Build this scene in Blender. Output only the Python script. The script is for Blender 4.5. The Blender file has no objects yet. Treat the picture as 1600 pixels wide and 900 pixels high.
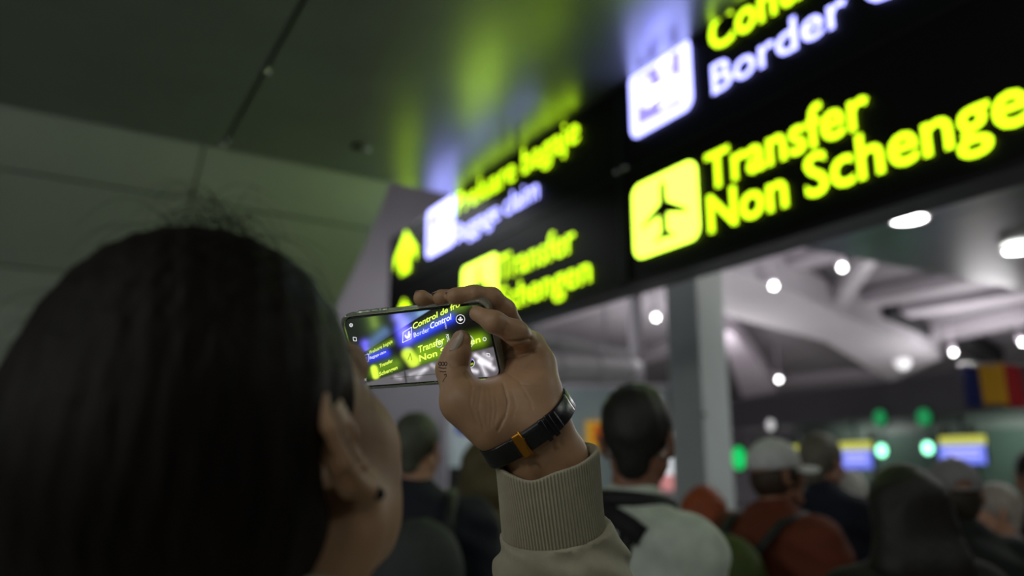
import bpy, bmesh, math, random
import numpy as np
from mathutils import Vector, Matrix, Euler
from mathutils.bvhtree import BVHTree

# ------------------------------------------------------------------ camera, world, exposure
SC = bpy.context.scene
COL = SC.collection
LENS = 28.0
F = 1600 * LENS / 36.0
PITCH = math.atan(278 / F)
CAMZ = 1.58
cd = bpy.data.cameras.new('camera')
cam = bpy.data.objects.new('camera', cd)
COL.objects.link(cam)
cam.location = (0, 0, CAMZ)
cam.rotation_euler = (math.pi / 2 + PITCH, 0, 0)
cd.lens = LENS
cd.sensor_width = 36
cd.clip_start = 0.05
cd.dof.use_dof = True
cd.dof.focus_distance = 0.705
cd.dof.aperture_fstop = 2.6
SC.camera = cam

SC.view_settings.view_transform = 'Standard'
SC.view_settings.look = 'None'
SC.view_settings.gamma = 1.0
SC.view_settings.exposure = 0.0
SC.view_settings.use_curve_mapping = False

w = bpy.data.worlds.new('world')
SC.world = w
w.use_nodes = True
w.node_tree.nodes['Background'].inputs[0].default_value = (0.8, 0.95, 0.85, 1)
w.node_tree.nodes['Background'].inputs[1].default_value = 0.01


def lamp(name, loc, power, size, color=(1, 1, 1), rot=(0, 0, 0), parent=None, spread=math.pi):
    l = bpy.data.lights.new(name, 'AREA')
    l.shape = 'DISK'
    l.size = size
    l.energy = power
    l.color = color
    l.spread = spread
    o = bpy.data.objects.new(name, l)
    COL.objects.link(o)
    o.location = loc
    o.rotation_euler = rot
    if parent:
        o.parent = parent
    return o


# soft light of the ceiling lamps over the queue, in front of and behind the camera
for (x, y, z, p, s) in ((-1.2, -2.6, 3.5, 26, 0.9), (2.6, 0.6, 3.5, 16, 0.7), (4.2, 4.2, 3.5, 34, 0.6), (-1.6, -0.6, 3.5, 8, 0.9)):
    lamp('ceiling_lamp_light', (x, y, z), p, s, (0.95, 1.0, 0.93))
# unseen fill lamps added behind the camera to brighten wall and column
lamp('rear_fill_light', (-3.0, -7.0, 3.2), 40, 1.6, (0.92, 1.0, 0.95), (math.radians(62), 0, math.radians(-8)))
lamp('rear_fill_light', (-5.2, -1.6, 3.2), 38, 1.2, (0.95, 1.0, 0.98), (math.radians(60), 0, math.radians(-55)))
lamp('hidden_fill_light', (-0.6, 8.3, 3.3), 22, 0.6, (0.93, 0.97, 1.0), (math.radians(58), 0, 0))  # added fill, turned from view, to brighten the partition
# hall beyond the low ceiling: unseen fill added for the column, and uplights added to brighten the roof
lamp('hidden_fill_light', (-2.6, 7.4, 4.6), 15, 0.6, (0.93, 0.96, 1.0), (math.radians(70), 0, math.radians(-108)))
for (x, y, z, p) in ((-2.0, 9.3, 3.0, 18), (2.2, 12.0, 3.0, 90), (8.0, 13.0, 3.0, 130), (4.5, 20, 3.0, 110), (12, 20, 3.0, 110), (-3, 18, 3.0, 90)):
    lamp('roof_fill_light', (x, y, z), p, 0.8, (1.0, 0.96, 1.0), (math.pi, 0, 0))


# ------------------------------------------------------------------ helpers
def ray(px, py):
    c, s = math.cos(PITCH), math.sin(PITCH)
    x, y = px - 800.0, 450.0 - py
    return np.array([x, F * c - y * s, F * s + y * c]) / F


ORG = np.array([0, 0, CAMZ])


def P(px, py, d):                 # the point at distance d (along y) seen at a pixel of the photograph
    r = ray(px, py)
    return ORG + r * (d / r[1])


def Z(px, py, z):                 # the point on a horizontal plane
    r = ray(px, py)
    return ORG + r * ((z - CAMZ) / r[2])


def PL(px, py, p0, n):            # the point on any plane
    r = ray(px, py)
    return ORG + r * (np.dot(n, np.asarray(p0) - ORG) / np.dot(n, r))


def lin(c):
    return tuple((v / 255 / 12.92) if v / 255 <= 0.04045 else ((v / 255 + 0.055) / 1.055) ** 2.4 for v in c)


MATS = {}


def mat(name, col, rough=0.6, metal=0.0, noise=0.0, scale=30.0, bump=0.0, bscale=80.0, emit=None, estr=0.0, spec=0.5,
        sss=0.0, trans=0.0, stretch=None, coat=0.0, bdist=0.002, aniso=0.0, ior=1.5, sheen=0.0):
    if name in MATS:
        return MATS[name]
    m = bpy.data.materials.new(name)
    m.use_nodes = True
    nt = m.node_tree
    b = nt.nodes['Principled BSDF']
    c = lin(col)
    b.inputs['Base Color'].default_value = (*c, 1)
    b.inputs['Roughness'].default_value = rough
    b.inputs['Metallic'].default_value = metal
    b.inputs['Specular IOR Level'].default_value = spec
    b.inputs['IOR'].default_value = ior
    b.inputs['Coat Weight'].default_value = coat
    b.inputs['Anisotropic'].default_value = aniso
    b.inputs['Sheen Weight'].default_value = sheen
    if sss:
        b.inputs['Subsurface Weight'].default_value = sss
        b.inputs['Subsurface Radius'].default_value = (0.006, 0.0025, 0.0015)
        b.inputs['Subsurface Scale'].default_value = 1.0
    if trans:
        b.inputs['Transmission Weight'].default_value = trans
    if emit is not None:
        b.inputs['Emission Color'].default_value = (*emit, 1)
        b.inputs['Emission Strength'].default_value = estr
    tc = nt.nodes.new('ShaderNodeTexCoord')
    mp = nt.nodes.new('ShaderNodeMapping')
    nt.links.new(tc.outputs['Object'], mp.inputs['Vector'])
    if stretch:
        mp.inputs['Scale'].default_value = stretch
    if noise:
        n = nt.nodes.new('ShaderNodeTexNoise')
        n.inputs['Scale'].default_value = scale
        n.inputs['Detail'].default_value = 5
        nt.links.new(mp.outputs[0], n.inputs['Vector'])
        r = nt.nodes.new('ShaderNodeValToRGB')
        r.color_ramp.elements[0].position = 0.3
        r.color_ramp.elements[1].position = 0.7
        r.color_ramp.elements[0].color = (*[max(0, v * (1 - noise)) for v in c], 1)
        r.color_ramp.elements[1].color = (*[min(1, v * (1 + noise)) for v in c], 1)
        nt.links.new(n.outputs['Fac'], r.inputs[0])
        nt.links.new(r.outputs[0], b.inputs['Base Color'])
    if bump:
        n = nt.nodes.new('ShaderNodeTexNoise')
        n.inputs['Scale'].default_value = bscale
        n.inputs['Detail'].default_value = 6
        nt.links.new(mp.outputs[0], n.inputs['Vector'])
        bm = nt.nodes.new('ShaderNodeBump')
        bm.inputs['Strength'].default_value = bump
        bm.inputs['Distance'].default_value = bdist
        nt.links.new(n.outputs['Fac'], bm.inputs['Height'])
        nt.links.new(bm.outputs[0], b.inputs['Normal'])
    MATS[name] = m
    return m


def mesh(name, verts, faces, m=None, parent=None, smooth=False):
    me = bpy.data.meshes.new(name)
    verts = np.asarray(verts, dtype=np.float64)
    me.from_pydata(verts.tolist(), [], [list(f) for f in faces])
    me.update()
    return link(name, me, m, parent, smooth)


def mesh_np(name, verts, quads, m=None, parent=None, smooth=True):
    me = bpy.data.meshes.new(name)
    nv, nq = len(verts), len(quads)
    k = quads.shape[1]
    me.vertices.add(nv)
    me.vertices.foreach_set('co', np.ascontiguousarray(verts, dtype=np.float32).ravel())
    me.loops.add(nq * k)
    me.loops.foreach_set('vertex_index', np.ascontiguousarray(quads, dtype=np.int32).ravel())
    me.polygons.add(nq)
    me.polygons.foreach_set('loop_start', np.arange(0, nq * k, k, dtype=np.int32))
    me.polygons.foreach_set('loop_total', np.full(nq, k, dtype=np.int32))
    me.update(calc_edges=True)
    me.validate()
    return link(name, me, m, parent, smooth)


def link(name, me, m=None, parent=None, smooth=False):
    o = bpy.data.objects.new(name, me)
    COL.objects.link(o)
    if m:
        me.materials.append(m)
    if smooth and len(me.polygons):
        me.polygons.foreach_set('use_smooth', [True] * len(me.polygons))
    if parent:
        o.parent = parent
    return o


def empty(name, loc=(0, 0, 0), rz=0.0):
    o = bpy.data.objects.new(name, None)
    COL.objects.link(o)
    o.location = loc
    o.rotation_euler = (0, 0, rz)
    o.empty_display_size = 0.1
    return o


def tag(o, label, cat, group=None, kind=None):
    if label:
        o['label'] = label
    if cat:
        o['category'] = cat
    if group:
        o['group'] = group
    if kind:
        o['kind'] = kind
    return o


def struct(o):
    o['kind'] = 'structure'
    return o


def bm_obj(name, bm, m=None, parent=None, smooth=False):
    me = bpy.data.meshes.new(name)
    bmesh.ops.recalc_face_normals(bm, faces=bm.faces)
    bm.to_mesh(me)
    bm.free()
    return link(name, me, m, parent, smooth)


def box_bm(bm, c, s, R=None, bev=0.0):
    M = Matrix.Translation(Vector(c)) @ (R.to_4x4() if R else Matrix()) @ Matrix.Diagonal((*s, 1))
    r = bmesh.ops.create_cube(bm, size=1.0, matrix=M)
    if bev:
        es = list({e for v in r['verts'] for e in v.link_edges})
        bmesh.ops.bevel(bm, geom=es, offset=bev, segments=2, affect='EDGES', profile=0.6)


def box(name, c, s, m, parent=None, R=None, bev=0.0):
    bm = bmesh.new()
    box_bm(bm, c, s, R, bev)
    return bm_obj(name, bm, m, parent)


def prism(name, poly, vec, m, parent=None):           # polygon of 3-D points pushed along vec
    n = len(poly)
    a = [np.asarray(p, float) for p in poly]
    v = a + [p + np.asarray(vec, float) for p in a]
    f = [list(range(n))[::-1], [n + i for i in range(n)]] + [[i, (i + 1) % n, n + (i + 1) % n, n + i] for i in range(n)]
    o = mesh(name, v, f, m, parent)
    bm = bmesh.new()
    bm.from_mesh(o.data)
    bmesh.ops.recalc_face_normals(bm, faces=bm.faces)
    bm.to_mesh(o.data)
    bm.free()
    return o


def tube(name, pts, r, m, parent=None, n=10, caps=True, flat=1.0):
    pts = [Vector(p) for p in pts]
    rr = r if isinstance(r, (list, tuple, np.ndarray)) else [r] * len(pts)
    vs, fs = [], []
    up = Vector((0.13, 0.21, 0.97))
    prev = None
    for i, p in enumerate(pts):
        t = (pts[min(i + 1, len(pts) - 1)] - pts[max(i - 1, 0)]).normalized()
        a = t.cross(up) if prev is None else prev - t * prev.dot(t)
        a.normalize()
        b = t.cross(a)
        prev = a
        for k in range(n):
            th = 2 * math.pi * k / n
            vs.append(p + (a * math.cos(th) + b * math.sin(th) * flat) * rr[i])
    for i in range(len(pts) - 1):
        for k in range(n):
            fs.append((i * n + k, i * n + (k + 1) % n, (i + 1) * n + (k + 1) % n, (i + 1) * n + k))
    if caps:
        fs.append(list(range(n))[::-1])
        fs.append([(len(pts) - 1) * n + k for k in range(n)])
    return mesh(name, vs, fs, m, parent, True)


# ------------------------------------------------------------------ signed-distance sculpting
class Field:
    def __init__(s, lo, hi, res):
        s.lo = np.asarray(lo, float)
        s.res = res
        n = np.ceil((np.asarray(hi, float) - s.lo) / res).astype(int) + 1
        s.ax = [s.lo[i] + res * np.arange(n[i]) for i in range(3)]
        s.v = np.full(n, 1.0)

    def _sl(s, lo, hi, pad):
        out = []
        for i in range(3):
            a = max(0, int(math.floor((lo[i] - pad - s.lo[i]) / s.res)))
            b = min(len(s.ax[i]), int(math.ceil((hi[i] + pad - s.lo[i]) / s.res)) + 1)
            if b - a < 1:
                return None
            out.append(slice(a, b))
        return tuple(out)

    def _put(s, sl, d, k, mode):
        a = s.v[sl]
        if mode == 'add':
            if k:
                h = np.clip(0.5 + 0.5 * (a - d) / k, 0, 1)
                s.v[sl] = a + (d - a) * h - k * h * (1 - h)
            else:
                s.v[sl] = np.minimum(a, d)
        elif mode == 'sub':
            if k:
                h = np.clip(0.5 - 0.5 * (a + d) / k, 0, 1)
                s.v[sl] = a + (-d - a) * h + k * h * (1 - h)
            else:
                s.v[sl] = np.maximum(a, -d)
        return s

    def cone(s, a, b, ra, rb, k=0.0, mode='add'):
        a = np.asarray(a, float)
        b = np.asarray(b, float)
        R = max(ra, rb)
        sl = s._sl(np.minimum(a, b) - R, np.maximum(a, b) + R, k + 3 * s.res)
        if sl is None:
            return s
        X, Y, Zz = np.ix_(s.ax[0][sl[0]], s.ax[1][sl[1]], s.ax[2][sl[2]])
        ab = b - a
        L = max(ab @ ab, 1e-12)
        t = np.clip(((X - a[0]) * ab[0] + (Y - a[1]) * ab[1] + (Zz - a[2]) * ab[2]) / L, 0, 1)
        d = np.sqrt((X - a[0] - t * ab[0]) ** 2 + (Y - a[1] - t * ab[1]) ** 2 + (Zz - a[2] - t * ab[2]) ** 2) - (ra + (rb - ra) * t)
        return s._put(sl, d, k, mode)

    def ell(s, c, r, R=None, k=0.0, mode='add'):
        c = np.asarray(c, float)
        r = np.asarray(r, float)
        R = np.eye(3) if R is None else np.asarray(R)
        ext = np.sqrt(((R * r) ** 2).sum(1))
        sl = s._sl(c - ext, c + ext, k + 3 * s.res)
        if sl is None:
            return s
        X, Y, Zz = np.ix_(s.ax[0][sl[0]] - c[0], s.ax[1][sl[1]] - c[1], s.ax[2][sl[2]] - c[2])
        q = [X * R[0, i] + Y * R[1, i] + Zz * R[2, i] for i in range(3)]
        k0 = np.sqrt(sum((q[i] / r[i]) ** 2 for i in range(3)))
        k1 = np.sqrt(sum((q[i] / r[i] ** 2) ** 2 for i in range(3))) + 1e-9
        d = k0 * (k0 - 1) / k1
        return s._put(sl, d, k, mode)

    def path(s, pts, rs, k=0.0, mode='add', k0=None):
        for i in range(len(pts) - 1):
            s.cone(pts[i], pts[i + 1], rs[i], rs[i + 1], k if i or k0 is None else k0, mode)
        return s

    def cut(s, p, n):                                  # keep the side that n points away from
        X, Y, Zz = np.ix_(*s.ax)
        d = (X - p[0]) * n[0] + (Y - p[1]) * n[1] + (Zz - p[2]) * n[2]
        s.v = np.maximum(s.v, d)
        return s

    def disp(s, fn):
        X, Y, Zz = np.ix_(*s.ax)
        m = np.abs(s.v) < 6 * s.res
        s.v = np.where(m, s.v + fn(X, Y, Zz), s.v)
        return s

    def nets(s):
        v = s.v
        v[0] = v[-1] = 1
        v[:, 0] = v[:, -1] = 1
        v[:, :, 0] = v[:, :, -1] = 1
        ins = v < 0
        nx, ny, nz = v.shape
        cnt = np.zeros((nx - 1, ny - 1, nz - 1), np.int8)
        for dx in (0, 1):
            for dy in (0, 1):
                for dz in (0, 1):
                    cnt += ins[dx:nx - 1 + dx, dy:ny - 1 + dy, dz:nz - 1 + dz]
        act = (cnt > 0) & (cnt < 8)
        idx = np.full(act.shape, -1, np.int32)
        I, J, K = np.nonzero(act)
        idx[I, J, K] = np.arange(len(I))
        acc = np.zeros((len(I), 3))
        num = np.zeros(len(I))
        cs = [(dx, dy, dz) for dx in (0, 1) for dy in (0, 1) for dz in (0, 1)]
        for a in cs:
            for ax in range(3):
                if a[ax]:
                    continue
                b = list(a)
                b[ax] = 1
                va = v[I + a[0], J + a[1], K + a[2]]
                vb = v[I + b[0], J + b[1], K + b[2]]
                m = (va < 0) != (vb < 0)
                t = np.where(m, va / np.where(m, va - vb, 1), 0)
                pt = np.tile(np.array(a, float), (len(I), 1))
                pt[:, ax] += t
                acc[m] += pt[m]
                num[m] += 1
        vert = s.lo + s.res * (np.stack([I, J, K], 1) + acc / num[:, None])
        quads = []
        for ax in range(3):
            o1, o2 = [(1, 2), (2, 0), (0, 1)][ax]
            sl0 = [slice(1, n - 1) for n in v.shape]
            sl1 = list(sl0)
            sl0[ax] = slice(0, v.shape[ax] - 1)
            sl1[ax] = slice(1, v.shape[ax])
            e = ins[tuple(sl0)] != ins[tuple(sl1)]
            ijk = np.stack(np.nonzero(e), 1)
            off = np.ones(3, int)
            off[ax] = 0
            ijk = ijk + off
            q = []
            for da, db in ((-1, -1), (0, -1), (0, 0), (-1, 0)):
                c = ijk.copy()
                c[:, o1] += da
                c[:, o2] += db
                q.append(idx[c[:, 0], c[:, 1], c[:, 2]])
            q = np.stack(q, 1)
            flip = ~ins[ijk[:, 0], ijk[:, 1], ijk[:, 2]]
            q[flip] = q[flip][:, ::-1]
            quads.append(q)
        quads = np.concatenate(quads)
        quads = quads[(quads >= 0).all(1)]
        return vert, quads


def join_vq(parts):
    vs, qs, n = [], [], 0
    for v, q in parts:
        vs.append(v)
        qs.append(q + n)
        n += len(v)
    return np.concatenate(vs), np.concatenate(qs)


def rotm(yaw=0, pitch=0, roll=0):                      # yaw turns left about z, pitch lifts the face, roll tilts to the right shoulder
    return np.array(Matrix.Rotation(yaw, 3, 'Z') @ Matrix.Rotation(pitch, 3, 'X') @ Matrix.Rotation(roll, 3, 'Y'))


def head_sdf(f, c, R, s=1.0, k=0.014, ears=True, nose=0.0):
    c = np.asarray(c, float)
    W = lambda x, y, z: c + R @ (np.array([x, y, z]) * s)
    f.ell(W(0, -.012, .035), np.array([.073, .091, .08]) * s, R, k)
    f.ell(W(0, .028, -.028), np.array([.058, .06, .084]) * s, R, k)
    for e in (-1, 1):
        f.cone(W(e * .05, .0, -.055), W(e * .012, .068, -.098), .021 * s, .017 * s, k)
        f.ell(W(e * .036, .06, -.03), np.array([.025, .025, .024]) * s, R, k)
    f.ell(W(0, .076, -.1), np.array([.018, .015, .015]) * s, R, k)
    f.cone(W(-.034, .074, .02), W(.034, .074, .02), .015 * s, .015 * s, k)
    for e in (-1, 1):
        f.ell(W(e * .031, .098, .001), np.array([.016, .014, .011]) * s, R, .01 * s, 'sub')
        f.ell(W(e * .031, .074, .0), np.array([.0125, .0125, .0125]) * s, R, .003 * s)
    f.cone(W(0, .086, .01), W(0, .108 - nose, -.026), .008 * s, .0115 * s, .008 * s)
    for e in (-1, 1):
        f.ell(W(e * .011, .098 - nose, -.03), np.array([.008, .01, .008]) * s, R, .005 * s)
    f.cone(W(-.017, .084, -.06), W(.017, .084, -.06), .0075 * s, .0075 * s, .006 * s)
    f.cone(W(-.014, .083, -.072), W(.014, .083, -.072), .008 * s, .008 * s, .004 * s)
    if ears:
        for e in (-1, 1):
            ear_sdf(f, W, R, s, e)


def ear_sdf(f, W, R, s, e):
    ct, st = math.cos(.30), math.sin(.30)
    X = lambda y, z, o=0.0: W(e * (.0735 + .016 * max(0, -y / .03) + o), (y + .012) * ct - z * st - .016, (y + .012) * st + z * ct - .004)
    f.ell(X(-.015, -.002, -.003), np.array([.0045, .0165, .03]) * s, R, .004 * s)
    f.path([X(.002, .0), X(.002, .016), X(-.006, .027), X(-.018, .029), X(-.029, .018), X(-.031, -.002), X(-.024, -.02), X(-.013, -.033)],
           [.0038 * s] * 7 + [.005 * s], .003 * s)
    f.ell(X(-.006, -.034), np.array([.006, .009, .01]) * s, R, .005 * s)
    f.path([X(-.011, .019, .002), X(-.02, .007, .003), X(-.018, -.01, .003), X(-.008, -.021, .003)], [.0032 * s] * 4, .004 * s)
    f.ell(X(.001, -.005, .002), np.array([.004, .005, .007]) * s, R, .003 * s)
    f.ell(X(-.008, -.006, .006), np.array([.01, .0065, .01]) * s, R, .003 * s, 'sub')


# ------------------------------------------------------------------ materials
M_ceil = mat('ceiling_sheet', (150, 155, 149), 0.31, 0.74, noise=0.06, scale=3, bump=0.02, bscale=2.0, bdist=0.02)
M_wallc = mat('wall_cladding', (182, 186, 180), 0.5, 0.1, noise=0.05, scale=2)
M_wallg = mat('hall_wall', (164, 159, 166), 0.8, noise=0.06, scale=1.5)
M_floor = mat('floor_stone', (140, 140, 136), 0.3, noise=0.2, scale=6)
M_roof = mat('roof_sheet', (150, 146, 150), 0.75, noise=0.08, scale=1)
M_beam = mat('roof_beam_paint', (205, 202, 205), 0.5, noise=0.03, scale=2)
M_purlin = mat('purlin_paint', (190, 184, 190), 0.5)
M_dark = mat('dark_gap', (40, 40, 42), 0.8)
M_col = mat('column_cladding', (205, 212, 214), 0.4, noise=0.05, scale=3)
M_white = mat('white_paint', (225, 215, 225), 0.5)
M_black = mat('sign_black', (6, 6, 8), 0.45, noise=0.3, scale=4, spec=0.25)
M_frame = mat('sign_frame', (16, 16, 18), 0.4)
M_steel = mat('steel', (190, 190, 185), 0.25, 1.0)
M_chrome = mat('chrome_dome', (225, 222, 215), 0.12, 1.0)
YEL = (0.60, 1.0, 0.008)
WHT = (0.34, 0.35, 1.0)
M_yel = mat('lit_yellow', (220, 255, 60), 0.4, emit=YEL, estr=2.5)
M_yel2 = mat('lit_yellow_panel', (220, 255, 60), 0.4, emit=(0.62, 1.0, 0.06), estr=4.0)
M_wht = mat('lit_white', (235, 235, 255), 0.4, emit=WHT, estr=3.7)
M_lav = mat('lit_lavender', (160, 150, 240), 0.4, emit=(0.40, 0.33, 0.85), estr=0.95)
M_pict = mat('pictogram_dark', (20, 20, 8), 0.4)
M_lampw = mat('lamp_lens', (255, 255, 255), 0.4, emit=(1, 1, 0.98), estr=14)
M_lampd = mat('dim_lens_or_reflection', (255, 255, 255), 0.4, emit=(1, 0.98, 1), estr=0.6)
M_skin = mat('skin_light', (176, 136, 104), 0.5, noise=0.10, scale=60, bump=0.25, bscale=420, bdist=0.0006, sss=0.12)
M_skinb = mat('skin_back', (170, 122, 98), 0.55, noise=0.06, scale=40)
M_nail = mat('nail', (172, 150, 132), 0.38, coat=0.15)
M_hair = mat('hair_dark', (21, 14, 12), 0.55, spec=0.12, noise=0.5, scale=14, stretch=(9, 9, 1.0), bump=0.6, bscale=20, bdist=0.004)
M_knit = mat('sweat_fabric', (168, 160, 138), 0.9, noise=0.06, scale=90, bump=0.3, bscale=500, bdist=0.0008, sheen=0.2)
M_leather = mat('strap_leather', (20, 19, 22), 0.35, bump=0.35, bscale=300, bdist=0.0006)
M_gold = mat('buckle_gold', (190, 130, 50), 0.28, 1.0)
M_jeans = mat('denim', (40, 46, 62), 0.85, noise=0.15, scale=80)
M_shoe = mat('shoe_rubber', (28, 28, 30), 0.6)

# ------------------------------------------------------------------ the setting
HC = 3.55
E0 = np.array(Z(0, 162, HC)[:2])
E1 = np.array(Z(610, 285, HC)[:2])
ee = (E1 - E0) / np.linalg.norm(E1 - E0)              # along the far edge of the low ceiling
r_ = ray(74, 728)
sd = np.array([r_[0], r_[1]])
sd /= np.linalg.norm(sd)                               # along the sign, away from the camera
sn = np.array([sd[1], -sd[0]])                         # across the sign, to the right

floor = struct(box('floor', (4, 12, -0.05), (44, 50, 0.1), M_floor))

ceiling = struct(empty('ceiling', (0, 4, HC)))


F0, F1 = np.array(Z(1254, 388, HC)[:2]), np.array(Z(1600, 454, HC)[:2])
fe = (F1 - F0) / np.linalg.norm(F1 - F0)


def edge_pt(off, right=False):                         # where the line at offset off along sn meets the far edge
    e_, o_ = (fe, F0) if right else (ee, E0)
    A = np.array([[sn[0], sn[1]], [-e_[1], e_[0]]])
    return np.linalg.solve(A, np.array([off, np.dot([-e_[1], e_[0]], o_)]))


seam0 = float(np.dot(sn, Z(345, 235, HC)[:2]))
sgn0 = float(np.dot(sn, Z(960, 453, CAMZ + 0.88)[:2])) + 0.08
W3 = 3.6
for (a, b, rt) in ((seam0 - 7.2, seam0 - 3.6, 0), (seam0 - 3.6, seam0, 0), (seam0, sgn0, 0), (sgn0, sgn0 + 3.6, 1), (sgn0 + 3.6, sgn0 + 7.2, 1), (sgn0 + 7.2, sgn0 + 10.8, 1)):
    pa, pb = edge_pt(a + .011, rt), edge_pt(b - .011, rt)
    poly = [pa, pb, pb - sd * 14, pa - sd * 14]
    prism('ceiling_panel', [np.array([p[0], p[1], HC]) for p in poly], (0, 0, 0.05), M_ceil, ceiling).location = (0, -4, -HC)
for (a, b, rt) in ((seam0 - 7.2, sgn0, 0), (sgn0, sgn0 + 10.8, 1)):  # dark slabs added above the panels to stop light through the seams
    pa, pb = edge_pt(a, rt), edge_pt(b, rt)
    prism('ceiling_light_stop', [np.array([p[0], p[1], HC + .06]) for p in (pa, pb, pb - sd * 14, pa - sd * 14)], (0, 0, 0.03), M_dark, ceiling).location = (0, -4, -HC)
for (px, py) in ((418, 110), (347, 228)):
    p = Z(px, py, HC)
    bm = bmesh.new()
    bmesh.ops.create_uvsphere(bm, u_segments=14, v_segments=8, radius=0.018, matrix=Matrix.Translation(p - np.array([0, 4, HC])))
    tag(bm_obj('bolt', bm, M_chrome, ceiling, True), 'shiny domed fixing on the ceiling seam', None)

# curved cladding below the ceiling edge, in panels
em = np.array([-ee[1], ee[0]])                         # away from the camera
prof = [(0, 3.545), (.10, 3.44), (.2, 3.345), (.29, 3.27), (.4, 3.185), (.5, 3.115), (.7, 2.98), (.92, 2.83), (1.1, 2.6), (1.22, 2.3), (1.3, 1.9), (1.34, 1.2), (1.35, 0.02)]
wall_left = struct(empty('wall_left', (E0[0], E0[1], 0)))
s_end = float(np.linalg.norm(E1 - E0))
s_seam = float(np.dot(Z(315, 233, HC)[:2] - E0, ee))
cols = [s_seam - 2 * 1.75, s_seam - 1.75, s_seam, s_end]
cols = [s_seam - 5.25, s_seam - 3.5, s_seam - 1.75, s_seam, s_end]
rows = [(0, 3), (3, 7), (7, 12)]
for i in range(len(cols) - 1):
    for (r0, r1) in rows:
        vs, fs = [], []
        pr = prof[r0:r1 + 1]
        for j, (t, z) in enumerate(pr):
            if j == 0 and r0:
                z -= 0.006
            if j == len(pr) - 1:
                z += 0.006
            for (s_, dt) in ((cols[i] + .007, 0), (cols[i + 1] - .007, 0), (cols[i + 1] - .007, .06), (cols[i] + .007, .06)):
                q = ee * s_ + em * (t + dt)
                vs.append((q[0], q[1], z + (0.0 if dt == 0 else 0.03)))
        for j in range(len(pr) - 1):
            for k in range(4):
                fs.append((j * 4 + k, j * 4 + (k + 1) % 4, j * 4 + 4 + (k + 1) % 4, j * 4 + 4 + k))
        fs.append((0, 1, 2, 3))
        fs.append(tuple(len(pr) * 4 - 4 + k for k in (3, 2, 1, 0)))
        o = mesh('wall_panel', vs, fs, M_wallc, wall_left)
        bm = bmesh.new(); bm.from_mesh(o.data); bmesh.ops.recalc_face_normals(bm, faces=bm.faces); bm.to_mesh(o.data); bm.free()

vs, fs = [], []
for j, (t, z) in enumerate(prof):
    for s_ in (cols[0], s_end - .012):
        q = ee * s_ + em * (t + .075)
        vs.append((q[0], q[1], z + .02))
for j in range(len(prof) - 1):
    fs.append((2 * j, 2 * j + 1, 2 * j + 3, 2 * j + 2))
o = mesh('wall_light_stop', vs, fs, M_dark, wall_left)  # sheet added behind the panels so no light leaks through their joints
so = o.modifiers.new('thick', 'SOLIDIFY')
so.thickness = .03
so.offset = 0

# hall walls and roof
RZ = lambda y: 7.2 - 0.105 * (y - 6)
rp0, rn = np.array([0, 6, 7.2]), np.array([0, 0.105, 1.0])
roof = struct(empty('roof', (0, 6, 7.2)))


def roof_child(o):
    o.location = (0, -6, -7.2)
    return o


roof_child(prism('roof_deck', [np.array([x, y, RZ(y)]) for x, y in ((-18, -13), (26, -13), (26, 37), (-18, 37))], (0, 0, 0.15), M_roof, roof))
struct(box('wall_back', (4, 36, 3), (44, 0.2, 6), M_wallg))
struct(box('wall_right', (25, 12, 4), (0.2, 50, 8), M_wallg))
struct(box('wall_rear', (4, -12.5, 4.6), (44, 0.2, 9.2), M_wallg))
struct(box('wall_side', (-17.5, 12, 4), (0.2, 50, 8), M_wallg))
wx = P(842, 500, 11)[0]
struct(box('wall_hall', ((wx - 17) / 2, 11, 3.3), (wx + 17, 0.2, 6.6), M_wallg))


def beam(quad, drop, thick, m, name='roof_beam'):       # quad of photo pixels on a plane hung drop below the roof
    p0 = rp0 - np.array([0, 0, drop])
    roof_child(prism(name, [PL(x, y, p0, rn) for x, y in quad], (0, 0, thick), m, roof))


beam([(1100, 408), (1128, 492), (1290, 534), (1392, 596), (1470, 560), (1440, 541), (1319, 494), (1229, 453)], 0.9, 0.7, M_beam)
beam([(1122, 512), (1146, 520), (1216, 612), (1160, 622)], 0.8, 0.5, M_white)
beam([(1300, 478), (1321, 482), (1375, 404), (1356, 402)], 0.7, 0.3, M_beam)
for q in ([(1130, 412), (1131, 424), (1265, 388), (1250, 378)], [(1165, 432), (1166, 446), (1320, 405), (1300, 392)],
          [(1322, 478), (1325, 488), (1560, 447), (1540, 436)], [(1355, 496), (1365, 506), (1620, 466), (1610, 456)],
          [(1440, 528), (1455, 540), (1640, 500), (1640, 486)], [(1215, 600), (1220, 610), (1400, 596), (1380, 585)],
          [(830, 505), (835, 516), (1045, 448), (1040, 438)], [(1000, 560), (1004, 570), (1046, 556), (1046, 545)]):
    beam(q, 0.35, 0.3, M_purlin, 'purlin')
beam([(1215, 450), (1240, 446), (1312, 482), (1296, 486)], 0.55, 0.4, M_dark, 'roof_gap')
beam([(1376, 497), (1396, 493), (1456, 527), (1440, 531)], 0.55, 0.4, M_dark, 'roof_gap')
beam([(1490, 545), (1520, 540), (1570, 566), (1540, 572)], 0.55, 0.4, M_dark, 'roof_gap')

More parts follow.
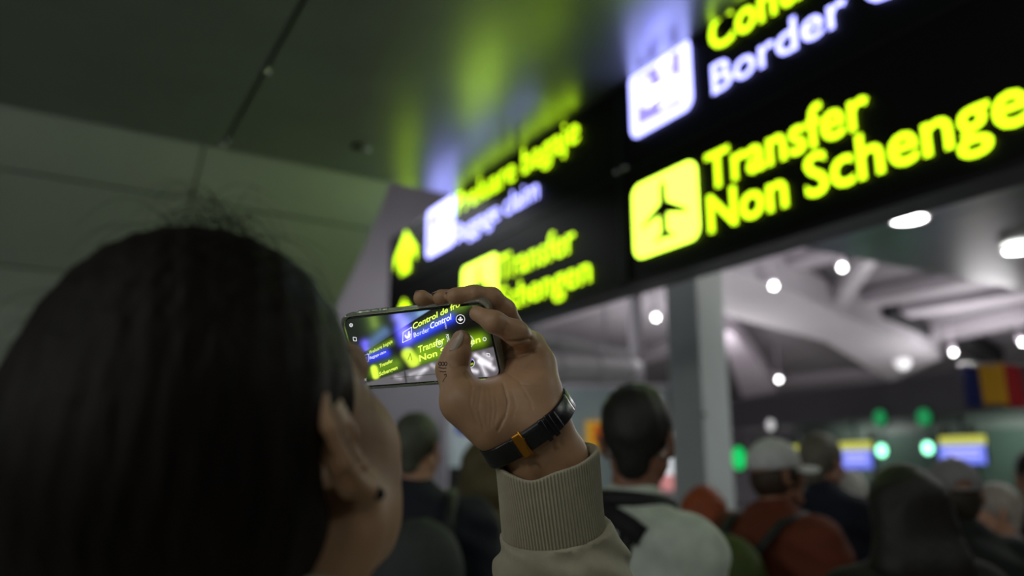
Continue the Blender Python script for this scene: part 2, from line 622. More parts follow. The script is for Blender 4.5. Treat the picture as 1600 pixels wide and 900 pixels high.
# ------------------------------------------------------------------ lamps
for i, (px, py) in enumerate(((1420, 336), (1592, 385))):
    p = Z(px, py, HC)
    t = empty('downlight', p - np.array([0, 0, 0.03]))
    tag(t, ['oval bright downlight in the grey ceiling right under the large black sign', 'bright ceiling downlight cut by the right edge, lower than the oval one'][i], 'ceiling light', 'recessed downlights of the low ceiling')
    bm = bmesh.new()
    bmesh.ops.create_cone(bm, segments=28, radius1=0.12, radius2=0.12, depth=0.02, cap_ends=True)
    bm_obj('lens', bm, M_lampw, t, True)
    tube('trim_ring', [(0.145 * math.cos(a), 0.145 * math.sin(a), 0.0) for a in np.linspace(0, 2 * math.pi, 29)], 0.015, M_white, t, 8, False)
    lamp('downlight_light', (0, 0, -0.03), 12, 0.25, (1, 1, 0.95), parent=t)
hl = [(1316, 418, 'hall spotlight right of the long white roof beam, upper one of the pair'), (1209, 447, 'hall spotlight just right of the square column top'),
      (1025, 496, 'hall spotlight between the thin pale post and the square column'), (1490, 551, 'hall spotlight just left above the flag'),
      (1217, 593, 'hall spotlight beside the slanting white strut right of the column'), (1598, 535, 'hall spotlight at the right edge above the flag')]
for i, (px, py, lb) in enumerate(hl):
    p = PL(px, py, rp0 - np.array([0, 0, 1.1]), rn)
    t = empty('hall_spotlight', p)
    tag(t, lb, 'ceiling light', 'spotlights hung under the hall roof')
    bm = bmesh.new()
    bmesh.ops.create_uvsphere(bm, u_segments=16, v_segments=10, radius=0.06)
    bm_obj('lens', bm, M_lampw, t, True)
    bm = bmesh.new()
    bmesh.ops.create_cone(bm, segments=18, radius1=0.09, radius2=0.07, depth=0.2, matrix=Matrix.Translation((0, 0.06, 0.16)), cap_ends=True)
    bm_obj('housing', bm, M_white, t, True)
    tube('hanger', [(0, 0.06, 0.25), (0, 0.06, 1.1)], 0.02, M_white, t, 6)
    lamp('spotlight_light', (0, -0.02, -0.08), 120, 0.12, (1.0, 0.96, 1.0), parent=t)
p = PL(1410, 566, rp0 - np.array([0, 0, 0.95]), rn)
t = empty('hall_spotlight', p)
tag(t, 'faint dimmed lamp on the underside of the long white roof beam', 'ceiling light')
bm = bmesh.new()
bmesh.ops.create_uvsphere(bm, u_segments=16, v_segments=10, radius=0.22)
bm_obj('lens', bm, M_lampd, t, True)

# sprinkler on the low ceiling
p = Z(568, 228, HC)
t = empty('sprinkler', p)
tag(t, 'small round sprinkler head on the dark ceiling near its far edge', 'sprinkler')
bm = bmesh.new()
bmesh.ops.create_cone(bm, segments=16, radius1=0.03, radius2=0.035, depth=0.02, matrix=Matrix.Translation((-0.04, 0, -0.01)), cap_ends=True)
bm_obj('base', bm, M_dark, t, True)
bm = bmesh.new()
bmesh.ops.create_uvsphere(bm, u_segments=12, v_segments=8, radius=0.018, matrix=Matrix.Translation((0.03, 0, -0.02)))
bm_obj('bulb', bm, M_chrome, t, True)

# ------------------------------------------------------------------ the big lit sign
SP0 = Z(960, 453, CAMZ + 0.88)
SN3 = np.array([sn[0], sn[1], 0.0])
sign = empty('direction_sign', (SP0[0], SP0[1], 0))
tag(sign, 'long black hanging airport sign with lit yellow and white lettering and arrows', 'sign')
S_AX = Matrix(((-sd[0], 0, sn[0]), (-sd[1], 0, sn[1]), (0, 1, 0)))    # columns: along (near), up, away from the viewer
S_M = np.array(S_AX)


def sp(px, py):
    q = PL(px, py, SP0, SN3) - SP0
    return float(-q[:2] @ sd), float(q[2] + SP0[2])


ZB, ZT = 2.452, 3.545


def sign_child(name, vs2, faces, m, parent, dep=0.004, thick=0.003):
    # flat shape in sign coordinates (s, z) with a small thickness, standing dep in front of the face
    vs2 = np.asarray(vs2, float)
    n = len(vs2)
    out = []
    for d in (dep + thick, dep):
        for s_, z in vs2:
            v = S_M @ np.array([s_, z, -d])
            out.append(v)
    fs = [list(f) for f in faces] + [[n + i for i in f][::-1] for f in faces]
    # side walls along boundary edges
    cnt = {}
    for f in faces:
        for i in range(len(f)):
            e = (f[i], f[(i + 1) % len(f)])
            cnt[tuple(sorted(e))] = cnt.get(tuple(sorted(e)), 0) + 1
    for f in faces:
        for i in range(len(f)):
            a, b = f[i], f[(i + 1) % len(f)]
            if cnt[tuple(sorted((a, b)))] == 1:
                fs.append([b, a, n + a, n + b])
    return mesh(name, out, fs, m, parent)


def text_mesh(txt, bold=0.0):
    c = bpy.data.curves.new('lettering', 'FONT')
    c.body = txt
    c.size = 1.0
    c.offset = bold
    c.resolution_u = 3
    o = bpy.data.objects.new('lettering', c)
    me = bpy.data.meshes.new_from_object(o)
    v = np.array([x.co[:2] for x in me.vertices])
    f = [list(p.vertices) for p in me.polygons]
    bpy.data.objects.remove(o)
    bpy.data.curves.remove(c)
    bpy.data.meshes.remove(me)
    return v, f


CAP = text_mesh('H')[0][:, 1].max()


def words(v, f, gap=0.16):                             # the faces of each word of a line
    fx_ = sorted(((min(v[i][0] for i in q), max(v[i][0] for i in q), q) for q in f), key=lambda t: t[0])
    out, xm = [[]], None
    for x0, x1, q in fx_:
        if xm is not None and x0 - xm > gap:
            out.append([])
        out[-1].append(q)
        xm = x1 if xm is None else max(xm, x1)
    return out


def sign_text(txt, s0, s1, z0, cap, m, parent, label, bold=0.012):
    v, f = text_mesh(txt, bold)
    x0, x1 = v[:, 0].min(), v[:, 0].max()
    vs = np.stack([s0 + (v[:, 0] - x0) / (x1 - x0) * (s1 - s0), z0 + v[:, 1] / CAP * cap], 1)
    names = txt.split()
    ws = words(v, f)
    for k, fs in enumerate(ws):
        ids = sorted({i for q in fs for i in q})
        mp_ = {i: j for j, i in enumerate(ids)}
        o = sign_child('lettering', vs[ids], [[mp_[i] for i in q] for q in fs], m, parent)
        if len(ws) == len(names):
            o['label'] = label.split(' words')[0].split(' word')[0] + ' word ' + names[k]


def rrect(s0, s1, z0, z1, r, n=6):
    pts = []
    for (cx, cz, a0) in ((s1 - r, z1 - r, 0), (s0 + r, z1 - r, 90), (s0 + r, z0 + r, 180), (s1 - r, z0 + r, 270)):
        for k in range(n + 1):
            a = math.radians(a0 + 90 * k / n)
            pts.append((cx + r * math.cos(a), cz + r * math.sin(a)))
    return pts


def ngon(pts):
    return pts, [list(range(len(pts)))]


def disc(c, r, n=20, sx=1.0):
    return [(c[0] + sx * r * math.cos(2 * math.pi * k / n), c[1] + r * math.sin(2 * math.pi * k / n)) for k in range(n)]


S_L, S_J, S_R = -3.225, 0.085, 3.3
panels = []
for (a, b) in ((S_L, S_J - 0.006), (S_J + 0.006, S_R)):
    bm = bmesh.new()
    box_bm(bm, S_AX @ Vector(((a + b) / 2, (ZB + ZT) / 2, 0.08)), (b - a - 0.03, ZT - ZB - 0.03, 0.15), S_AX)
    pn = bm_obj('sign_panel', bm, M_black, sign)
    panels.append(pn)
    bm = bmesh.new()
    for (cs, cz, ws, wz) in (((a + b) / 2, ZB + 0.0125, b - a, 0.025), ((a + b) / 2, ZT - 0.0125, b - a, 0.025),
                             (a + 0.0125, (ZB + ZT) / 2, 0.025, ZT - ZB), (b - 0.0125, (ZB + ZT) / 2, 0.025, ZT - ZB)):
        box_bm(bm, S_AX @ Vector((cs, cz, 0.08)), (ws, wz, 0.17), S_AX)
    bm_obj('sign_frame', bm, M_frame, sign)
    bm = bmesh.new()
    box_bm(bm, S_AX @ Vector(((a + b) / 2, 3.055, 0.002)), (b - a - 0.05, 0.012, 0.006), S_AX)
    bm_obj('row_divider', bm, M_frame, pn)
for (px, py) in ((965, 270), (979, 263)):
    s_, z = sp(px, py)
    bm = bmesh.new()
    bmesh.ops.create_uvsphere(bm, u_segments=12, v_segments=8, radius=0.016, matrix=Matrix.Translation(S_AX @ Vector((s_, z, -0.008))))
    bm_obj('bolt', bm, M_steel, sign, True)

L, Rr = panels
# left panel
def arrow(cs, zt, zb, hw):
    zm = zt - (zt - zb) * 0.55
    b = hw * 0.42
    return ngon([(cs, zt), (cs + hw, zm + 0.01), (cs + hw, zm - .1), (cs + b, zm + .02), (cs + b, zb), (cs - b, zb), (cs - b, zm + .02), (cs - hw, zm - .1), (cs - hw, zm + .01)][::-1])


for (zt, zb, lb) in ((3.545 - .02, 3.15, 'yellow upward arrow beside the white suitcase pictogram'), (2.93, 2.56, 'yellow upward arrow of the lower row')):
    v, f = arrow(-2.86, zt, zb, 0.235)
    sign_child('arrow', v, [q[::-1] for q in f], M_yel, L)['label'] = lb
v, f = ngon(rrect(-2.42, -1.915, 3.17, 3.56, 0.05))
sign_child('pictogram', v, f, M_wht, L)['label'] = 'white lit suitcase pictogram'
v, f = ngon(rrect(-2.34, -1.99, 3.235, 3.50, 0.01))
sign_child('pictogram_field', v, f, M_lav, L, 0.0075)
for q in (rrect(-2.30, -2.03, 3.25, 3.40, 0.02), rrect(-2.22, -2.11, 3.40, 3.425, 0.005), rrect(-2.19, -2.02, 3.42, 3.47, 0.012)):
    v, f = ngon(q)
    sign_child('pictogram_figure', v, f, M_wht, L, 0.011)
sign_text('Preluare bagaje', -1.885, -0.285, 3.385, 0.165, M_yel, L, 'yellow lit words Preluare bagaje', 0.0)
sign_text('Baggage claim', -1.885, -0.73, 3.175, 0.14, M_wht, L, 'white lit words Baggage claim', 0.0)
v, f = ngon(rrect(-1.765, -1.245, 2.565, 2.955, 0.05))
sign_child('pictogram', v, f, M_yel2, L)['label'] = 'yellow lit aeroplane pictogram behind the phone'


def plane_icon(c0, c1, z0, z1):
    n = [(0.5, .93), (.55, .85), (.555, .62), (.86, .42), (.86, .36), (.555, .46), (.55, .24), (.65, .16), (.65, .11), (.5, .15)]
    n = n + [(1 - x, y) for x, y in n[1:-1][::-1]]
    return [(c0 + x * (c1 - c0), z0 + y * (z1 - z0)) for x, y in n]


pv = plane_icon(-1.765, -1.245, 2.565, 2.955)
sign_child('pictogram_figure', pv, [list(range(len(pv)))[::-1]], M_pict, L, 0.0075)
sign_text('Transfer', -1.215, -0.345, 2.75, 0.165, M_yel, L, 'yellow lit word Transfer above Schengen', 0.0)
sign_text('Schengen', -1.215, -0.20, 2.545, 0.155, M_yel, L, 'yellow lit word Schengen behind the phone', 0.0)
# right panel
v, f = ngon(rrect(0.185, 0.648, 3.205, 3.62 - .045, 0.06))
sign_child('pictogram', v, f, M_wht, Rr)['label'] = 'white lit passport control pictogram'
PA = lambda x, y: (0.185 + x * 0.463, 3.205 + y * 0.37)
v, f = ngon([PA(x, y) for x, y in ((.15, .17), (.84, .13), (.84, .87), (.15, .85))])
sign_child('pictogram_field', v, f, M_lav, Rr, 0.0075)
for q in (disc(PA(.28, .68), .045), disc(PA(.62, .74), .05), [PA(x, y) for x, y in ((.5, .79), (.74, .79), (.72, .86), (.52, .86))],
          [PA(x, y) for x, y in ((.17, .42), (.3, .34), (.42, .44), (.5, .56), (.6, .6), (.76, .6), (.83, .5), (.84, .2), (.52, .19), (.5, .3), (.6, .36), (.58, .42), (.46, .4), (.36, .5), (.36, .6), (.2, .6))]):
    o = sign_child('pictogram_figure', q, [list(range(len(q)))], M_wht, Rr, 0.011)
sign_text('Control de frontieră', 0.775, 2.72, 3.415, 0.16, M_yel, Rr, 'yellow lit words Control de frontieră')
sign_text('Border Control', 0.775, 2.36, 3.21, 0.14, M_wht, Rr, 'white lit words Border Control', 0.006)
v, f = ngon(rrect(0.18, 0.645, 2.575, 2.955, 0.06))
sign_child('pictogram', v, f, M_yel2, Rr)['label'] = 'yellow lit aeroplane pictogram beside Non Schengen'
pv = plane_icon(0.18, 0.645, 2.575, 2.955)
sign_child('pictogram_figure', pv, [list(range(len(pv)))[::-1]], M_pict, Rr, 0.0075)
sign_text('Transfer', 0.705, 1.535, 2.775, 0.165, M_yel, Rr, 'yellow lit word Transfer above Non Schengen')
sign_text('Non Schengen', 0.705, 2.18, 2.582, 0.165, M_yel, Rr, 'yellow lit words Non Schengen')

# ------------------------------------------------------------------ hall furniture: column, post, ducts, partition, kiosks
c0 = P(1048, 640, 6.2)
c1 = P(1098, 640, 5.9)
c2 = P(1140, 640, 6.15)
a, b, c = (np.array([q[0], q[1]]) for q in (c0, c1, c2))
d = a + c - b
col = empty('column', ((a[0] + c[0]) / 2, (a[1] + c[1]) / 2, 0))
tag(col, 'square grey cladded column with a paler greenish right face in the hall', 'column')
co = np.array([col.location.x, col.location.y])
prism('shaft', [np.array([*(q - co), 0]) for q in (a, b, c, d)], (0, 0, 6.8), M_col, col)
prism('plinth', [np.array([*((q - co) * 1.06), 0]) for q in (a, b, c, d)], (0, 0, 0.15), M_steel, col)
q = PL(1099, 648, [*b, 0], [0, 1, 0])
box('fixing', (q[0] - co[0], q[1] - co[1], q[2]), (0.03, 0.03, 0.03), M_steel, col)

q = P(996, 600, 9.6)
post = tube('thin_post', [(q[0], q[1], 0), (q[0], q[1], 6.7)], 0.085, M_white, None, 14)
tag(post, 'thin pale pinkish round post left of the square column', 'post')
for (p1, p2, r, lb) in (((790, 518), (985, 560), 0.085, 'thinner pale round duct, upper one of the two left of the thin post'),
                        ((790, 568), (985, 577), 0.16, 'thicker pale round duct, lower one of the two left of the thin post')):
    q1, q2 = P(*p1, 7.2), P(*p2, 9.5)
    o = empty('air_duct', q1)
    tag(o, lb, 'duct')
    tube('pipe', [Vector(q1 + (q2 - q1) * t - q1) for t in np.linspace(0, 1, 8)], r, M_beam, o, 18)
    for t in (.3, .6, .9):
        tube('collar', [Vector((q2 - q1) * t), Vector((q2 - q1) * (t + .02))], r * 1.06, M_purlin, o, 18)
    for t in (.15, .75):
        q = (q2 - q1) * t
        tube('hanger_rod', [q, q + np.array([0, 0, 7.05 - (q1 + q)[2]])], 0.012, M_purlin, o, 6)

M_part = mat('partition_panel', (150, 163, 163), 0.3, noise=0.05, scale=2)
part = empty('partition', (0, 10.2, 0))
tag(part, 'pale blue grey partition wall of glazed panels behind the queue', 'partition')
xa, xb = P(700, 650, 10.2)[0], P(1046, 650, 10.2)[0]
zt = P(870, 606, 10.2)[2]
n = 4
for i in range(n):
    x0, x1 = xa + (xb - xa) * i / n, xa + (xb - xa) * (i + 1) / n
    box('panel', ((x0 + x1) / 2, 0, zt / 2 + 0.02), (x1 - x0 - 0.03, 0.04, zt - 0.04), M_part, part, bev=0.004)
    box('mullion', (x0, 0, zt / 2), (0.03, 0.07, zt), M_purlin, part)
box('rail', ((xa + xb) / 2, 0, zt + 0.02), (xb - xa, 0.08, 0.05), M_purlin, part)
# signs on the partition
M_bluesign = mat('blue_sign', (24, 44, 120), 0.5, emit=(0.02, 0.05, 0.3), estr=0.25)
M_notice = mat('notice_white', (185, 198, 200), 0.5)
M_yelsign = mat('yellow_sign', (225, 170, 30), 0.5, emit=(0.8, 0.45, 0.03), estr=0.22)
M_orsign = mat('orange_mark', (205, 90, 20), 0.5, emit=(0.6, 0.15, 0.01), estr=0.2)
M_monbk = mat('monitor_black', (18, 18, 20), 0.4)


def board(name, px0, py0, px1, py1, d, th, m, parent=None):
    p0, p1 = P(px0, py1, d), P(px1, py0, d)
    return box(name, ((p0[0] + p1[0]) / 2, d, (p0[2] + p1[2]) / 2), (p1[0] - p0[0], th, p1[2] - p0[2]), m, parent, bev=0.004)


o = empty('notice_board', (0, 0, 0))
tag(o, 'pale notice board with a blue heading on the partition behind the raised wrist', 'notice board')
board('board', 704, 656, 790, 758, 10.14, 0.04, M_notice, o)
board('blue_heading', 712, 658, 764, 678, 10.11, 0.02, M_bluesign, o)['label'] = 'dark blue heading strip'
o = empty('yellow_sign', (0, 0, 0))
tag(o, 'small yellow and orange sign left of the short haired man in white', 'sign')
board('plate', 916, 658, 947, 702, 10.12, 0.03, M_yelsign, o)
board('mark', 927, 664, 947, 692, 10.09, 0.02, M_orsign, o)['label'] = 'orange mark'
o = empty('dark_screen', (0, 0, 0))
tag(o, 'black standing screen between the grey haired man and the woman with light hair', 'screen')
board('panel', 700, 730, 732, 782, 7.5, 0.06, M_monbk, o)
q = P(716, 770, 7.5)
box('stand', (q[0], 7.53, q[2] / 2), (0.06, 0.04, q[2]), M_monbk, o)
box('foot', (q[0], 7.53, 0.015), (0.3, 0.25, 0.03), M_monbk, o)
M_poster = mat('poster_white', (230, 230, 235), 0.5, emit=(0.8, 0.85, 0.9), estr=0.75)
M_pink = mat('poster_pink', (210, 130, 130), 0.5, emit=(0.6, 0.25, 0.25), estr=0.7)
o = empty('poster_lightbox', (0, 0, 0))
tag(o, 'tall narrow lit white poster box with a pink foot beside the column', 'light box')
board('case', 1030, 668, 1060, 772, 7.6, 0.12, M_purlin, o)
board('poster', 1033, 674, 1057, 742, 7.53, 0.02, M_poster, o)
board('poster_foot', 1033, 742, 1057, 766, 7.53, 0.02, M_pink, o)['label'] = 'pink foot of the poster'
q = P(1045, 772, 7.6)
box('plinth', (q[0], 7.6, q[2] / 2), (0.22, 0.12, q[2]), M_purlin, o)

# passport control row
kd = np.array([-0.333, 0.943]); kd /= np.linalg.norm(kd)
K0 = P(1600, 600, 9.5)[:2]
kn = np.array([kd[1], -kd[0]])                         # across, away to the right
KN3 = np.array([kn[0], kn[1], 0])
KR = Matrix(((kd[0], kn[0], 0), (kd[1], kn[1], 0), (0, 0, 1)))


def kp(px, py, off=0.0):                               # on the front plane of the control row
    return PL(px, py, [*(K0 + kn * off), 0], KN3)


def kboard(name, px0, py0, px1, py1, off, th, m, parent=None, bev=0.004):
    mid = kp((px0 + px1) / 2, (py0 + py1) / 2, off)
    t0 = kp(px0, (py0 + py1) / 2, off)
    t1 = kp(px1, (py0 + py1) / 2, off)
    zt_, zb_ = kp((px0 + px1) / 2, py0, off)[2], kp((px0 + px1) / 2, py1, off)[2]
    c = (t0 + t1) / 2
    return box(name, (c[0], c[1], (zt_ + zb_) / 2), (float(np.linalg.norm((t1 - t0)[:2])), th, zt_ - zb_), m, parent, KR, bev)


M_fascia = mat('fascia_grey', (92, 89, 94), 0.6, noise=0.04, scale=2)
M_soffit = mat('canopy_dark', (60, 66, 62), 0.25, 0.3)
zt_, zb_ = kp(1400, 594)[2], kp(1400, 652)[2]
q0, q1 = kp(1128, 640)[:2], K0 - kd * 3
mid = (q0 + q1) / 2
LK = float(np.linalg.norm(q1 - q0))
can = empty('control_canopy', (mid[0], mid[1], 0))
tag(can, 'long grey canopy over the passport control counters', 'canopy')
rz = lambda v: np.array(v)
npan = 6
for i in range(npan):
    t_ = (i + .5) / npan - .5
    cc = kd * (-t_ * LK)
    box('fascia_panel', (cc[0], cc[1], (zt_ + zb_) / 2), (LK / npan - 0.012, 0.06, zt_ - zb_), M_fascia, can, KR, 0.004)
box('canopy_top', (kn[0] * .9, kn[1] * .9, zt_ - 0.05), (LK, 1.8, 0.06), M_fascia, can, KR)
box('soffit', (kn[0] * .9, kn[1] * .9, zb_ + 0.02), (LK, 1.7, 0.04), M_soffit, can, KR)
bk = kn * 1.75
struct(box('wall_control', (mid[0] + bk[0], mid[1] + bk[1], zb_ / 2), (LK, 0.08, zb_), mat('control_back', (92, 104, 96), 0.5, noise=0.1, scale=2), None, KR))
for t_ in (-.3, 0, .3):  # unseen fill lights added under the canopy to brighten the booths
    q = mid + kd * t_ * LK + kn * .9
    lamp('canopy_fill_light', (q[0], q[1], zb_ - .03), 14, .3, (0.95, 1.0, 0.97), Vector((kn[0], kn[1], -.75)).to_track_quat('-Z', 'Y').to_euler())
M_booth = mat('booth_front', (110, 124, 118), 0.4, noise=0.05)
M_glass = mat('booth_glass', (200, 225, 215), 0.05, trans=0.9, ior=1.1)
M_slat = mat('slat_grey', (128, 138, 134), 0.35)
for i, pxc in enumerate((1215, 1415, 1590)):
    pc = kp(pxc, 740, 0.35)
    b = empty('control_booth', (pc[0], pc[1], 0), math.atan2(kd[1], kd[0]) + math.pi)
    tag(b, ['grey passport control booth behind the white cap', 'grey passport control booth between the two lit screens', 'grey slatted passport control booth at the right edge'][i], 'booth', 'passport control booths')
    box('counter_front', (0, 0.1, 0.55), (1.3, 0.06, 1.1), M_booth, b, None, 0.01)
    box('counter_top', (0, 0.2, 1.13), (1.38, 0.5, 0.05), M_steel, b, None, 0.008)
    for s_ in (-1, 1):
        box('side_post', (s_ * 0.67, 0.1, 1.05), (0.06, 0.08, 2.1), M_steel, b)
    box('glass_pane', (0, 0.12, 1.6), (1.27, 0.012, 0.88), M_glass, b)
    for j in range(6):
        box('slat', (0, 0.02, 0.22 + 0.13 * j), (1.24, 0.03, 0.09), M_slat, b)

M_scry = mat('screen_yellow', (200, 200, 90), 0.4, emit=(0.55, 0.56, 0.10), estr=0.9)
M_scrb = mat('screen_blue', (90, 110, 240), 0.4, emit=(0.20, 0.25, 0.95), estr=0.95)
M_scrw = mat('screen_text', (190, 190, 250), 0.4, emit=(0.5, 0.5, 0.95), estr=1.0)
for i, (x0, x1, y0, y1) in enumerate(((1312, 1362, 690, 732), (1468, 1540, 681, 725), (1226, 1264, 696, 736))):
    o = empty('lane_monitor', (0, 0, 0))
    tag(o, ['blue and yellow lit lane monitor right of the greyish hat', 'widest blue and yellow lit lane monitor, above the grey cap with strap hole', 'yellow and blue lane monitor half hidden behind the white cap'][i], 'monitor', 'lane monitors under the canopy')
    h = y1 - y0
    kboard('case', x0 - 2, y0 - 2, x1 + 2, y1 + 2, 0.05, 0.05, M_monbk, o)
    kboard('heading', x0, y0, x1, y0 + h * .33, 0.02, 0.012, M_scry, o, 0)['label'] = 'yellow heading band'
    kboard('display', x0, y0 + h * .33, x1, y1, 0.02, 0.012, M_scrb, o, 0)['label'] = 'blue display'
    for k in range(2):
        kboard('text_line', x0 + h * .2, y0 + h * (.46 + .2 * k), x1 - h * .2, y0 + h * (.56 + .2 * k), 0.012, 0.006, M_scrw, o, 0)
    q = kp((x0 + x1) / 2, y0, 0.06)
    tube('bracket', [q, (q[0], q[1], zb_ + 0.02)], 0.02, M_monbk, o, 8)
M_green = mat('lane_green', (210, 255, 230), 0.4, emit=(0.30, 1.0, 0.62), estr=3.6)
M_greend = mat('lane_green_dim', (20, 200, 90), 0.4, emit=(0.01, 0.62, 0.14), estr=0.95)
M_greenrefl = mat('lane_green_reflection', (20, 160, 80), 0.4, emit=(0.02, 0.30, 0.10), estr=0.7)  # glow colour for reflections of the lane lamps
for (px, py, r, m, lb) in ((1381, 704, 9, M_green, 'bright green white lane lamp left of the widest monitor, left one of two'),
                           (1453, 700, 9, M_green, 'bright green white lane lamp next to the widest monitor, right one of two'),
                           (1157, 716, 17, M_greend, 'large plain green lamp right beside the square column'),
                           (1378, 653, 12, M_greenrefl, 'painted dim green reflection on the canopy, left one of two'),  # this and the next two: glowing discs in place of reflections
                           (1447, 652, 13, M_greenrefl, 'painted dim green reflection on the canopy, right one of two'),
                           (1207, 664, 8, M_lampd, 'painted pale reflection under the canopy above the white cap')):
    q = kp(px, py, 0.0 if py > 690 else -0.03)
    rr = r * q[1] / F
    o = empty('lane_lamp_or_reflection', q, math.atan2(kd[1], kd[0]) + math.pi)
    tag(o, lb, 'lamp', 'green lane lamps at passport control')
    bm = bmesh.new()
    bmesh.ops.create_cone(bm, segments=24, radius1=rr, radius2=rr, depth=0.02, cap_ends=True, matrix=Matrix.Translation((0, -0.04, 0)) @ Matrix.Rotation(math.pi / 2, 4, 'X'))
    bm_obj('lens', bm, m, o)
    bm = bmesh.new()
    bmesh.ops.create_cone(bm, segments=24, radius1=rr * 1.2, radius2=rr * 1.1, depth=0.04, cap_ends=True, matrix=Matrix.Translation((0, -0.005, 0)) @ Matrix.Rotation(math.pi / 2, 4, 'X'))
    bm_obj('housing', bm, M_monbk, o)
    if py > 690:
        q2 = kp(px, 690, 0)
        tube('stem', [(0, 0.0, rr), (0, 0.0, zb_ - q[2] + .02)], 0.012, M_monbk, o, 6)

# flag hung on the fascia
flag = empty('flag', (0, 0, 0))
tag(flag, 'blue yellow and red striped flag hanging on the canopy at the right', 'flag')
fx = (1500, 1528, 1567, 1594)
for i, (nm, c) in enumerate((('blue_stripe', (16, 30, 92)), ('yellow_stripe', (214, 160, 24)), ('red_stripe', (170, 28, 36)))):
    vs, fs = [], []
    N, Mv = 8, 10
    for a_ in range(N + 1):
        for b_ in range(Mv + 1):
            px = fx[i] + (fx[i + 1] - fx[i]) * a_ / N
            py = 570 + 64 * b_ / Mv
            px += 10 * b_ / Mv
            py += 3 * math.sin((px - 1500) / 12.0)
            q = kp(px, py, -0.10 - 0.03 * math.sin((px - 1500) / 9.0))
            vs.append(q)
    for a_ in range(N):
        for b_ in range(Mv):
            i0 = a_ * (Mv + 1) + b_
            fs.append((i0, i0 + 1, i0 + Mv + 2, i0 + Mv + 1))
    o = mesh(nm, vs, fs, mat('flag_' + nm, c, 0.8), flag, True)
    sm = o.modifiers.new('thick', 'SOLIDIFY')
    sm.thickness = 0.004
q0_, q1_ = kp(1498, 569, -0.1), kp(1600, 569, -0.1)
tube('flag_rod', [q0_, q1_], 0.012, M_steel, flag, 8)

exec_parts = True
